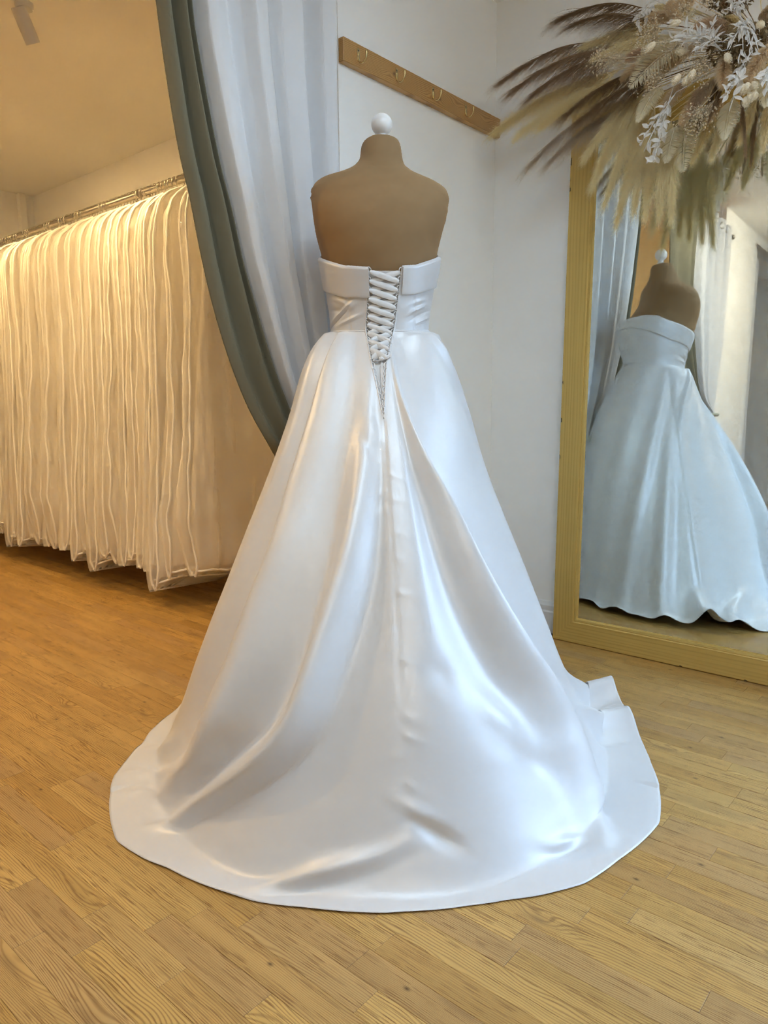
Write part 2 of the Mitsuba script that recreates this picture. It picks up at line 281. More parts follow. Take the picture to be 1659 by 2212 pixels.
def torso(th, z, off=0.0, e=2.15):
    """th: 0 = back, + = viewer's right"""
    L, R, Fq, Bq = (q(z) for q in _t); s, c = np.sin(th), np.cos(th)
    cb = (Fq + Bq) / 2; hb = (Bq - Fq) / 2 + off
    hw = np.where(s >= 0, R, L) + off
    k = 2.0 / e
    return np.stack([np.sign(s) * np.abs(s) ** k * hw, cb + np.sign(c) * np.abs(c) ** k * hb, np.broadcast_to(z, np.broadcast(th, z).shape)], -1)
def torso_at(x, z, off=0.0, e=2.15):
    """back surface point at given R = x and height"""
    L, R, Fq, Bq = (q(z) for q in _t); hw = np.where(np.asarray(x) >= 0, R, L) + off; hb = (Bq - Fq) / 2 + off
    return np.stack(np.broadcast_arrays(x, (Fq + Bq) / 2 + hb * (1 - np.minimum(np.abs(x / hw), .999) ** e) ** (1 / e), z), -1)
df = thing('dress_form', 'taupe velvet tailor dress form with a white ball finial wearing the white gown', 'mannequin')
th = np.linspace(-PI, PI, 161)[:-1]
dz = np.concatenate([[0], np.cumsum(np.hypot(np.diff(TZ), np.diff(TR)))]); zz = PchipInterpolator(dz, TZ)(np.linspace(0, dz[-1], 130))
Pt = torso(th[:, None], zz[None, :])
cr = lambda x0, z0, s: np.exp(-((Pt[..., 0] - x0) / .018) ** 2 - ((Pt[..., 2] - z0 - s * (Pt[..., 0] - x0)) / .0045) ** 2)
wr = .003 * (cr(-.172, 1.550, .3) - cr(-.178, 1.541, .3) + cr(-.183, 1.515, .2) + cr(-.182, 1.495, .2)) + .002 * (cr(.17, 1.46, -.2) + cr(.172, 1.44, -.2) + cr(.171, 1.49, -.2))
nrm = np.stack([np.sin(th)[:, None] * np.ones_like(zz), np.cos(th)[:, None] * np.ones_like(zz), 0 * Pt[..., 2]], -1)
Pt = Pt + wr[..., None] * nrm + (0.0015 * (meshkit.fbm(Pt * 14, 3) - .5))[..., None] * nrm
put('torso', grid(W(Pt), closed=True, flip=True), 'm_velvet', df, smooth=True)
cap = [(0.050, 0), (0.049, .006), (.040, .014), (.026, .026), (.015, .038), (.0115, .046), (.013, .050), (.019, .0535)] + [(.0285 * math.sin(a), .074 - .0285 * math.cos(a)) for a in np.linspace(.75, PI, 26)]
m = lathe(cap, 48); v = m.vertices; k = np.clip(1 - v[:, 2] / .04, 0, 1)
m.vertices = np.stack([v[:, 0] + .008, v[:, 1] * (1 - .15 * k) + .012 - .008 * (1 - k), v[:, 2] + 1.624 + .28 * v[:, 1] * k], 1)
put('finial', wm(m), 'm_white_wood', df, smooth=50, label='white turned wooden neck cap with ball')
put('stand_pole', wm(lathe([(0.0, .04), (.016, .04), (.016, 1.0), (0, 1.0)], 16)), 'm_white_wood', df)
put('stand_base', wm(lathe([(0, 0.0), (.16, 0.0), (.16, .012), (.03, .03), (.016, .045), (0, .045)], 32)), 'm_white_wood', df)

gw = thing('wedding_gown', 'white satin wedding gown with laced back and long train on the dress form', 'dress')
# --- skirt
ZL = np.array([1.0, 1.07, .9, .7, .5, .3, .15, .06, 0.012])
RB = [.150, .206, .314, .430, .542, .650, .720, .768, .806]
RR = [.136, .160, .222, .297, .380, .460, .525, .58, .625]
RL = [.140, .196, .250, .325, .403, .480, .54, .59, .632]
RF = [.136, .183, .250, .295, .318, .332, .345, .358, .375]
HEMP = [-180, -150, -130, -112.8, -95.7, -79.5, -66.5, -57, -44.6, -36.8, -33, -27.8, -16.7, -10, 0, 8, 11, 20.7, 28, 36, 48.9, 53.6, 68.4, 76, 87, 97.7, 103, 110, 118, 131.8, 164, 180]
HEMR = [.392, .44, .58, .685, .66, .698, .767, .803, .848, .842, .834, .837, .843, .829, .836, .82, .829, .85, .86, .846, .839, .82, .764, .75, .727, .715, .655, .60, .577, .44, .397, .392]
NPH, NT = 760, 230
ph = np.linspace(-PI, PI, NPH + 1)[:-1]; phd = np.degrees(ph); tt = np.linspace(0, 1, NT)
c, s = np.cos(ph), np.sin(ph)
def ell(b, f, r, l):
    X = np.where(s >= 0, r, l); Y = np.where(c >= 0, b, f); return (np.abs(c / Y) ** 2.25 + np.abs(s / X) ** 2.25) ** (-1 / 2.25)
Rk = [ell(RB[k], RF[k], RR[k], RL[k]) for k in range(9)]; Zk = [1.158 - .013 * c] + [np.full_like(ph, q) for q in ZL[1:]]
hh = np.interp(phd, HEMP, HEMR)
kk = np.exp(-np.linspace(-2, 2, 7) ** 2); kk /= kk.sum(); hh = np.convolve(np.concatenate([hh[-3:], hh, hh[:3]]), kk, 'valid')
Rk += [np.maximum(.5 * Rk[8] + .5 * hh, Rk[8] + .012)]; Rk += [np.maximum(hh, Rk[9] + .02)]; Zk += [np.full_like(ph, .007), np.full_like(ph, .004)]
Rk, Zk = np.array(Rk).T, np.array(Zk).T
dd = np.concatenate([np.zeros((NPH, 1)), np.cumsum(np.hypot(np.diff(Rk, axis=1), np.diff(Zk, axis=1)), 1)], 1)
ro, zo = np.empty((NPH, NT)), np.empty((NPH, NT))
for i in range(NPH):
    ro[i] = PchipInterpolator(dd[i] / dd[i, -1], Rk[i])(tt); zo[i] = PchipInterpolator(dd[i] / dd[i, -1], Zk[i])(tt)
D = np.zeros((NPH, NT))            # displacement along the surface normal
PHI, TT = np.broadcast_to(phd[:, None], D.shape), np.broadcast_to(tt[None], D.shape)
def fold(line, amp, wl, wr, pw=2.0):
    """a fold crest following (angle, t) points; amp, wl, wr given as (t, value) tables in metres"""
    global D
    line = np.array(line); o = np.argsort(line[:, 1]); t, a = line[o, 1], line[o, 0]
    pc = PchipInterpolator(t, a)(np.clip(tt, t[0], t[-1]))
    am, l, r = (np.interp(tt, *zip(*q)) if isinstance(q, list) else np.full_like(tt, q) for q in (amp, wl, wr))
    x = np.radians((PHI - pc[None] + 180) % 360 - 180) * np.maximum(ro, .12)
    D = D + am[None] * np.exp(-np.abs(x / np.where(x < 0, l, r)[...]) ** pw) if False else D + am[None] * np.exp(-np.abs(x / np.where(x < 0, np.broadcast_to(l, x.shape), np.broadcast_to(r, x.shape))) ** pw)
FOLDS = [
 ([(48, 0), (60, .06), (78, .15), (90, .3), (93, .6), (95, 1)], [(0, .010), (.05, .018), (.2, .020), (.6, .020), (.9, .018), (1, .0)], [(0, .015), (.4, .045), (1, .06)], [(0, .012), (.4, .035), (1, .05)]),
 # sides and front, seen in the mirror
 ([(70, 0), (84, .1), (100, .3), (108, .7), (110, 1)], [(0, .010), (.2, .016), (.6, .026), (.9, .030), (1, .022)], .035, .028),
 ([(88, 0), (102, .1), (118, .35), (126, .7), (128, 1)], [(0, .010), (.2, .014), (.6, .022), (.9, .020), (1, .014)], .03, .03),
 ([(140, 0), (142, .3), (146, 1)], [(0, .004), (.3, .012), (.7, .024), (1, .018)], .04, .04),
 ([(168, 0), (166, .3), (164, 1)], [(0, .002), (.3, .010), (.7, .024), (1, .02)], .045, .045),
 ([(-88, 0), (-96, .1), (-104, .4), (-108, 1)], [(0, .010), (.1, .016), (.6, .024), (.95, .012), (1, .006)], .03, .03),
 ([(-125, 0), (-130, .4), (-132, 1)], [(0, .006), (.3, .012), (.7, .024), (1, .02)], .04, .04),
 ([(-160, 0), (-160, 1)], [(0, .002), (.3, .010), (.7, .022), (1, .02)], .045, .045),
 # right train edge: gathered lumps
 ([(66, .80), (80, .88), (86, 1)], [(0, 0), (.78, 0), (.9, .040), (1, .030)], [(0, .03), (1, .05)], [(0, .03), (1, .03)]),
 ([(93, .80), (97, 1)], [(0, 0), (.8, .004), (.92, .045), (1, .050)], [(0, .03), (1, .035)], [(0, .03), (1, .03)]),
 ([(70, .86), (74, .93), (78, 1)], [(0, 0), (.84, 0), (.9, -.012), (.97, -.006), (1, 0)], .02, .02),
 # left train: small creases running into the gather point
 ([(-62, .84), (-70, .92), (-76, 1)], [(0, 0), (.82, 0), (.90, .016), (1, .004)], .025, .030),
 ([(-52, .86), (-62, .93), (-66, 1)], [(0, 0), (.84, 0), (.92, .018), (1, .003)], .022, .028),
 ([(-49, .90), (-57, .96), (-58, 1)], [(0, 0), (.88, 0), (.95, .012), (1, .002)], .018, .022),
 ([(-88, .86), (-90, 1)], [(0, 0), (.86, 0), (.95, .014), (1, .006)], .04, .04),
]
for q in FOLDS: fold(*q)
CE = [(0, 8), (.077, 9.5), (.147, 12), (.184, 13.8), (.281, 19), (.371, 25), (.465, 29), (.548, 33), (.622, 37.5), (.706, 44), (.783, 47), (.873, 47), (.92, 44.5), (.965, 40.5), (1, 38)]
sh = lambda q, k: [(t, a + k) for t, a in q]
# crest and valley lines on the back: (t, angle) and (t, height)
LINES = [
 ([(0, -80), (.2, -72), (.5, -76), (1, -92)], [(0, 0), (.5, .002), (1, 0)]),
 ([(0, -62), (.12, -53), (.25, -49), (.4, -53), (.54, -56), (.68, -62), (.8, -68), (.9, -76), (1, -82)], [(0, .012), (.06, .022), (.2, .024), (.5, .028), (.7, .032), (.85, .022), (.95, .004), (1, 0)]),
 ([(0, -48), (.05, -43), (.19, -40), (.28, -40), (.45, -40), (.54, -42), (.62, -45), (.7, -48), (.78, -52), (.88, -58), (1, -64)], [(0, -.002), (.1, -.006), (.3, -.010), (.5, -.016), (.7, -.020), (.85, -.010), (.95, 0), (1, 0)]),
 ([(0, -38.5), (.117, -35.5), (.2, -33.5), (.318, -32.5), (.448, -30.5), (.548, -31.5), (.639, -32), (.726, -34), (.813, -38), (.86, -45), (.93, -52), (1, -56)], [(0, .014), (.06, .024), (.2, .030), (.35, .038), (.55, .056), (.74, .062), (.84, .038), (.91, .012), (.97, 0), (1, 0)]),
 ([(0, -22), (.094, -16), (.19, -14.5), (.32, -15), (.45, -15.5), (.54, -17), (.62, -18.5), (.736, -23), (.80, -31.5), (.876, -41.5), (.94, -47), (1, -50)], [(0, 0), (.15, -.002), (.3, -.008), (.5, -.020), (.7, -.030), (.8, -.024), (.88, -.010), (.95, 0), (1, 0)]),
 ([(0, -8), (.2, -6), (.34, -7.5), (.45, -9.5), (.54, -12), (.62, -14), (.71, -16), (.79, -21), (.87, -31), (.915, -39), (.96, -44.5), (1, -46)], [(0, 0), (.15, .003), (.3, .014), (.45, .030), (.62, .046), (.78, .052), (.87, .036), (.93, .014), (.97, 0), (1, 0)]),
 ([(0, -3), (.2, -1), (.29, .5), (.38, 0), (.46, -.8), (.53, -2.5), (.6, -5), (.68, -8), (.75, -11), (.81, -17.5), (.88, -29), (.923, -36.5), (.97, -42), (1, -43)], [(0, 0), (.2, -.002), (.4, -.008), (.6, -.016), (.8, -.018), (.9, -.006), (.95, 0), (1, 0)]),
 ([(0, 2), (1, 3.5)], [(0, 0), (.4, .001), (1, 0)]),
 ([(0, 4), (.42, 9), (.6, 9.5), (.7, 9), (1, 10)], [(0, 0), (.3, .003), (.5, .006), (.7, .004), (.85, 0), (1, 0)]),
 ([(0, 6), (.2, 9.5), (.29, 11.5), (.378, 14), (.458, 16), (.55, 19), (.615, 22), (.66, 24.5), (.71, 28), (.77, 31), (.85, 33), (.95, 33), (1, 32)], [(0, 0), (.2, -.002), (.35, -.012), (.55, -.022), (.66, -.024), (.74, -.010), (.8, 0), (1, 0)]),
 (sh(CE, -1.6), [(0, 0), (.08, .003), (.15, .010), (.25, .022), (.4, .038), (.6, .052), (.78, .058), (.88, .042), (.95, .012), (.985, 0), (1, 0)]),
 (sh(CE, .8), [(0, 0), (.1, -.004), (.25, -.014), (.5, -.026), (.8, -.030), (.9, -.014), (.97, 0), (1, 0)]),
 (sh(CE, 9), [(0, -.004), (.15, -.008), (.3, -.016), (.6, -.026), (.8, -.024), (.9, -.006), (1, 0)]),
 ([(0, 34), (.054, 48), (.18, 59), (.24, 65), (.32, 71), (.43, 72), (.6, 72), (.8, 76), (1, 80)], [(0, .014), (.05, .022), (.15, .022), (.3, .020), (.6, .022), (.85, .012), (1, .002)]),
 ([(0, 92), (1, 100)], [(0, 0), (1, 0)]),
]
LA = np.array([PchipInterpolator(*zip(*a))(tt) for a, h in LINES]); LH = np.array([PchipInterpolator(*zip(*h))(tt) for a, h in LINES])
sel = (phd >= -75) & (phd <= 92)
for j in range(NT):
    a = LA[:, j].copy()
    for k in range(1, len(a)): a[k] = max(a[k], a[k - 1] + 1.2)
    D[sel, j] += np.where((phd[sel] > a[0]) & (phd[sel] < a[-1]), PchipInterpolator(a, LH[:, j])(np.clip(phd[sel], a[0], a[-1])), 0)
D = sum(w * np.roll(D, k, 0) for k, w in ((-2, .1), (-1, .23), (0, .34), (1, .23), (2, .1)))
# centre back seam with pulled creases, hem fold near the floor
xs = np.radians(PHI - np.interp(TT, [0, .2, .38, .54, .7, 1], [1.2, 1.5, 2.5, 3.3, 3.5, 3.5])) * ro
D -= .0022 * np.exp(-(xs / .0022) ** 2) * (TT > .205)
qr = np.random.default_rng(3)
for k in range(26):
    t0 = qr.uniform(.22, .93); sd = qr.choice([-1, 1]); Lw = qr.uniform(.02, .05); sl = qr.uniform(.3, .9) * .6
    u = (TT - t0) * 1.25 - sl * np.abs(xs) * 1.0
    D += qr.uniform(.0006, .0020) * (1 if TT is None else 1) * np.exp(-(u / qr.uniform(.006, .011)) ** 2) * np.exp(-(xs / Lw) ** 2) * (xs * sd > 0) * np.minimum(np.abs(xs) / .006, 1)
def bumpat(a, t, wa, wt, h, rot=0.0):
    global D
    x = np.radians(PHI - a) * ro; y = (TT - t) * 1.25; D = D + h * np.exp(-((x * math.cos(rot) + y * math.sin(rot)) / wa) ** 2 - ((-x * math.sin(rot) + y * math.cos(rot)) / wt) ** 2)
bumpat(-9, .945, .13, .016, .017, -.30); bumpat(-9, .965, .13, .014, -.006, -.30)
bumpat(8, .893, .055, .018, -.014, .55); bumpat(6, .868, .05, .016, .008, .5); bumpat(31, .925, .045, .012, .008, .15); bumpat(30, .94, .05, .012, -.008, .15)
bumpat(25, .73, .06, .035, .010, .7); bumpat(30, .80, .05, .03, -.010, .7); bumpat(12, .66, .035, .03, -.006, .5)
bumpat(-2.5, .225, .014, .030, .004, -.5); bumpat(-5, .26, .012, .04, -.004, -.45)
D += .0035 * (meshkit.fbm(np.stack([ro * s[:, None] * 5, ro * c[:, None] * 5, zo * 4], -1), 2) - .5) * np.clip(TT * 3, 0, 1)
D *= np.clip(TT / .012, 0, 1)[...]
ker = np.array([.25, .5, .25]); D = .25 * np.roll(D, 1, 0) + .5 * D + .25 * np.roll(D, -1, 0)
B0 = np.stack([ro * s[:, None], ro * c[:, None], zo], -1)
du = np.roll(B0, -1, 0) - np.roll(B0, 1, 0); dv = np.gradient(B0, axis=1); Nn = np.cross(dv, du); Nn /= np.linalg.norm(Nn, axis=-1, keepdims=True) + 1e-12
if Nn[NPH // 2, 60, 1] < 0: Nn = -Nn
S = B0 + D[..., None] * Nn
wav = .010 * np.maximum(0, np.sin(PHI * .21 + 1.0) + .6 * np.sin(PHI * .37)) * (np.abs(PHI) > 60)
S[..., 2] += wav * np.clip((TT - .93) / .07, 0, 1) ** 2
for a_, w_, h_ in ((95, 5.5, .062), (107, 5.5, .030), (84, 5.0, .024), (117, 5, .022), (132, 6, .035), (150, 8, .02), (-150, 9, .02), (-125, 7, .012)):
    S[..., 2] += h_ * np.exp(-((PHI - a_) / w_) ** 2) * np.clip((TT - .80) / .20, 0, 1) ** 1.6
S[..., 2] = np.maximum(S[..., 2], .0035 + .002 * np.clip((1 - TT) * 60, 0, 1))
edge = np.stack([S[:, -1, 0] * .995, S[:, -1, 1] * .995, np.maximum(S[:, -1, 2] - .003, .0006)], -1)
Sall = np.concatenate([S, edge[:, None]], 1)
# open V at the laced back: drop the faces inside it
VZ, VLx, VRx = [.922, 1.0, 1.066, 1.15, 1.31], [.0065, -.009, -.0245, -.039, -.028], [.0075, .0115, .016, .036, .058]
mesh = grid(Sall, closed=True, flip=True); cen_f = mesh.vertices[mesh.faces].mean(1)
inV = (cen_f[:, 1] > 0) & (cen_f[:, 2] > .922) & (cen_f[:, 0] > np.interp(cen_f[:, 2], VZ, VLx)) & (cen_f[:, 0] < np.interp(cen_f[:, 2], VZ, VRx))
mesh.update_faces(~inV); mesh.remove_unreferenced_vertices()
put('skirt', wm(mesh), 'm_satin', gw, smooth=True)
def skirt_at(x, z):      # back surface of the skirt near the centre
    q = S[:, :120].reshape(-1, 3); q = q[q[:, 1] > 0]; d = (q[:, 0] - x) ** 2 + (q[:, 2] - z) ** 2; i = np.argsort(d)[:4]; w = 1 / (d[i] + 1e-7); return np.array([x, (q[i, 1] * w).sum() / w.sum(), z])
def back_at(x, z, off=0.0):
    if z > 1.15: p = torso_at(np.float64(x), np.float64(z), .006); p = np.array(p, float)
    else: p = skirt_at(x, z)
    p[1] += off; return p
# --- bodice
NB, NZ = 400, 70
thb = np.linspace(0, 2 * PI, NB + 1)
def ztop(th):
    cth = np.cos(th); return np.interp(np.degrees(np.arccos(np.clip(cth, -1, 1))), [0, 12, 35, 60, 90, 125, 150, 180], [1.299, 1.300, 1.308, 1.330, 1.356, 1.388, 1.396, 1.388])
def zwst(th): return 1.158 - .013 * np.cos(th) + .002
def inV_x(x, z): return (x > np.interp(z, VZ, VLx)) & (x < np.interp(z, VZ, VRx))
v = np.linspace(0, 1, NZ)
zt, zb = ztop(thb), zwst(thb); Zb = zb[:, None] + (zt - zb)[:, None] * v
Pb = torso(thb[:, None], Zb, .006)
db = np.zeros_like(Zb)
xb = Pb[..., 0]; bk = Pb[..., 1] > 0
for (x0, z0, sl, L, w, h) in [(-.105, 1.195, .75, .030, .006, .006), (-.112, 1.183, .8, .03, .005, -.005), (-.085, 1.175, .35, .03, .005, .004), (-.10, 1.222, -.5, .02, .006, .004), (-.118, 1.205, -.3, .018, .006, -.004), (-.075, 1.21, .5, .018, .008, .003), (.10, 1.205, .55, .022, .005, .005), (.108, 1.192, .6, .02, .004, -.005), (.112, 1.178, .55, .016, .004, .005), (.098, 1.222, .4, .018, .005, .003), (.075, 1.20, .2, .02, .012, .002)]:
    u = (xb - x0); n_ = (Zb - z0 - sl * u); db += h * np.exp(-(u / L) ** 2 - (n_ / w) ** 2) * bk
for xt, xw in ((-.088, -.078), (.090, .090)):
    db -= .0016 * np.exp(-((xb - np.interp(Zb, [1.15, 1.24], [xw, xt])) / .0016) ** 2) * bk
for thS in (PI - .62, PI + .62): db -= .0014 * np.exp(-((thb[:, None] - thS) * .15 / .002) ** 2)
Pb = Pb + db[..., None] * np.stack([np.sin(thb), np.cos(thb), 0 * thb], -1)[:, None]
inner = torso(thb[:, None], Zb[:, -1:] - .004, .0025)
pol = np.arctan2(Pb[:, 0, 0], Pb[:, 0, 1]); rt = np.interp(pol, ph, np.hypot(S[:, 0, 0], S[:, 0, 1]), period=2 * PI); zt0 = np.interp(pol, ph, S[:, 0, 2], period=2 * PI)
join = np.stack([np.stack([(rt + o_) * np.sin(pol), (rt + o_) * np.cos(pol), zt0 + dz_], -1) for o_, dz_ in ((-.004, -.006), (.0015, -.001), (.0015, .001))], 1)
Pb = np.concatenate([join, Pb], 1)
mesh = grid(np.concatenate([Pb, inner], 1), flip=False)
cf = mesh.vertices[mesh.faces].mean(1); mesh.update_faces(~((cf[:, 1] > 0) & inV_x(cf[:, 0], cf[:, 2]))); mesh.remove_unreferenced_vertices(); mesh.fix_normals()
put('bodice', wm(mesh), 'm_satin', gw, smooth=True)
# --- folded cuff round the neckline (back opening left free)
th0, th1 = math.asin(min(.99, (.058 / .155) ** (2.15 / 2))), 2 * PI - math.asin(min(.99, (.028 / .155) ** (2.15 / 2)))
thc = np.linspace(th0, th1, 360); zt = ztop(thc) + .002; dn = np.interp(np.degrees(thc), [0, 60, 90, 150, 180, 210, 270, 300, 360], [.066, .076, .082, .062, .055, .062, .086, .082, .072])
prof = [(-.003, .004, .0020), (.0, .0, .0040), (.004, -.0005, .0085)] + [(f * 1.0, 0, .0125 + .0015 * math.sin(PI * f)) for f in np.linspace(.06, .97, 14)] + [(1.0, 0, .0115), (1.0, .001, .0085), (.97, 0, .0065), (.5, 0, .0062), (-.003, .004, .0020)]
Pc = np.stack([torso(thc, zt - (f * dn if f > .02 or f < 0 else f) - a, off) for f, a, off in prof], 1)
Pc[:, :, 2] += 0
mm = grid(Pc); kq = Pc.shape[1]; mm = tm(np.vstack([mm.vertices, Pc[0].mean(0), Pc[-1].mean(0)]), np.vstack([mm.faces] + [[(len(mm.vertices) + e, o_ + i, o_ + i + 1)] for e, o_ in ((0, 0), (1, len(mm.vertices) - kq)) for i in range(kq - 1)])); mm.fix_normals()
tl = np.abs(np.sin(thc * 9)) * 0
put('neckline_cuff', wm(mm), 'm_satin', gw, smooth=60, label='folded satin band round the neckline')
# --- lacing panel, edges, loops and ribbons
zp = np.linspace(.925, 1.292, 40); up = np.linspace(-.12, 1.12, 9)
Pp = np.array([[back_at(a + (b - a) * u_, z, -.0035 if z > 1.15 else -.008) for u_ in up] for z, a, b in zip(zp, np.interp(zp, VZ, VLx), np.interp(zp, VZ, VRx))])
mm = grid(Pp, flip=True); put('lacing_panel', wm(mm), 'm_ribbon', gw, smooth=True)
for tab in (VLx, VRx):
    zz_ = np.linspace(.925, 1.300, 44); pth = np.array([back_at(np.interp(z, VZ, tab), z, -.0005) for z in zz_])
    pth[:, 1] = np.convolve(np.pad(pth[:, 1], 2, 'edge'), np.ones(5) / 5, 'valid')
    put('lacing_edge', wm(tube(pth, .0024, 8)), 'm_satin', gw, smooth=True)
lv = np.linspace(1.292, 1.078, 11)
for side, tab in ((1, VLx), (-1, VRx)):
    for z in np.concatenate([lv, np.linspace(1.055, .945, 8)]):
        x = np.interp(z, VZ, tab); h = .0085 if z > 1.07 else .0075; rr = min(.007, .5 * (np.interp(z, VZ, VRx) - np.interp(z, VZ, VLx)) + .003)
        pth = np.array([back_at(x + side * rr * math.sin(a), z + h * math.cos(a), .002) for a in np.linspace(0, PI, 9)])
        put('lacing_loop', wm(tube(pth, .0013, 6)), 'm_ribbon', gw, smooth=True)
def ribbon(p0, p1, w, lift, n=12, tilt=0.0):
    q = np.linspace(0, 1, n); pts = np.array([back_at(p0[0] + (p1[0] - p0[0]) * a, p0[1] + (p1[1] - p0[1]) * a, 0) for a in q])
    pts[:, 1] = np.interp(q, [0, .5, 1], [pts[0, 1], .5 * (pts[0, 1] + pts[-1, 1]) + .002, pts[-1, 1]]) + lift
    wd = w * (1 - .55 * np.abs(2 * q - 1) ** 4); d = np.array([p1[0] - p0[0], p1[1] - p0[1]]); d /= np.linalg.norm(d); nx, nz = -d[1], d[0]
    K = np.linspace(-1, 1, 7); P_ = np.array([[(p[0] + nx * k * wd[i] / 2, p[1] + .0016 * (1 - k * k) + tilt * k, p[2] + nz * k * wd[i] / 2) for k in K] for i, p in enumerate(pts)])
    lo = P_.copy(); lo[..., 1] -= .0012
    m = cat(grid(P_), grid(lo, flip=True)); return m
for k in range(10):
    a, b = lv[k], lv[k + 1]; xl = lambda z: np.interp(z, VZ, VLx) + .004; xr = lambda z: np.interp(z, VZ, VRx) - .004
    put('lacing_ribbon', wm(ribbon((xr(a), a - .003), (xl(b), b - .004), .0150, .0030)), 'm_ribbon', gw, smooth=True)
    put('lacing_ribbon', wm(ribbon((xl(a), a - .003), (xr(b), b - .004), .0145, .0060)), 'm_ribbon', gw, smooth=True)
kn = trimesh.creation.icosphere(3, 1.0); kp = back_at(.002, 1.071, .002); kn.vertices = kn.vertices * [.007, .004, .006] + kp
bowl = tube(np.array([back_at(.002 + .022 * math.sin(2 * a) * (1 if a < PI / 2 else 1), 1.071 + .006 * math.sin(a * 2 + .6), .002) for a in np.linspace(0, PI, 24)]), .0045, 8, flat=.35)
put('ribbon_bow', wm(cat(kn, bowl)), 'm_ribbon', gw, smooth=60)
put('ribbon_tail', wm(ribbon((.002, 1.068), (.0085, .955), .010, -.004, 20)), 'm_ribbon', gw, smooth=True)

# ------------------------------------------------------------------ curtains, rod, tie-backs
rd = thing('curtain_rod', 'steel curtain rod spanning the opening to the stock room', 'curtain rod')
put('pole', tube(np.array([(-3.44, -.055, 2.285), (-2.2, -.055, 2.285), (-.945, -.055, 2.285)]), .0135, 16), 'm_steel', rd, smooth=50)
for x in (-3.43, -.95):
    fl = lathe([(0, -.035), (.012, -.033), (.019, -.02), (.019, -.006), (.014, 0), (0, 0)], 20); v = fl.vertices.copy(); sg = -1 if x > -2 else 1
    fl.vertices = np.stack([x + sg * v[:, 2], -.055 + v[:, 0], 2.285 + v[:, 1]], 1); put('finial', fl, 'm_steel', rd, smooth=40)
    put('bracket', tube(np.array([(x + (.03 if sg < 0 else .025), -.055, 2.285), (x + (.03 if sg < 0 else .025), -.03, 2.275), (x + (.03 if sg < 0 else .045), 0.0, 2.275)]), .007, 10), 'm_steel', rd, smooth=50)
PLE = [(0, .45), (.03, -.2), (.055, .5), (.09, -.5), (.122, .45), (.135, -.1), (.15, .62), (.18, -.65), (.215, -.8), (.285, -.35), (.30, .35), (.34, .55), (.39, .1), (.43, -.7), (.485, -.75), (.50, .15), (.54, .35), (.60, -.45), (.69, -.8), (.715, .45), (.75, .95), (.80, .7), (.85, -.35), (.91, -.6), (.945, -.1), (.97, .1), (.985, .9), (1.0, 1.9)]
PLF = PchipInterpolator(*zip(*PLE))
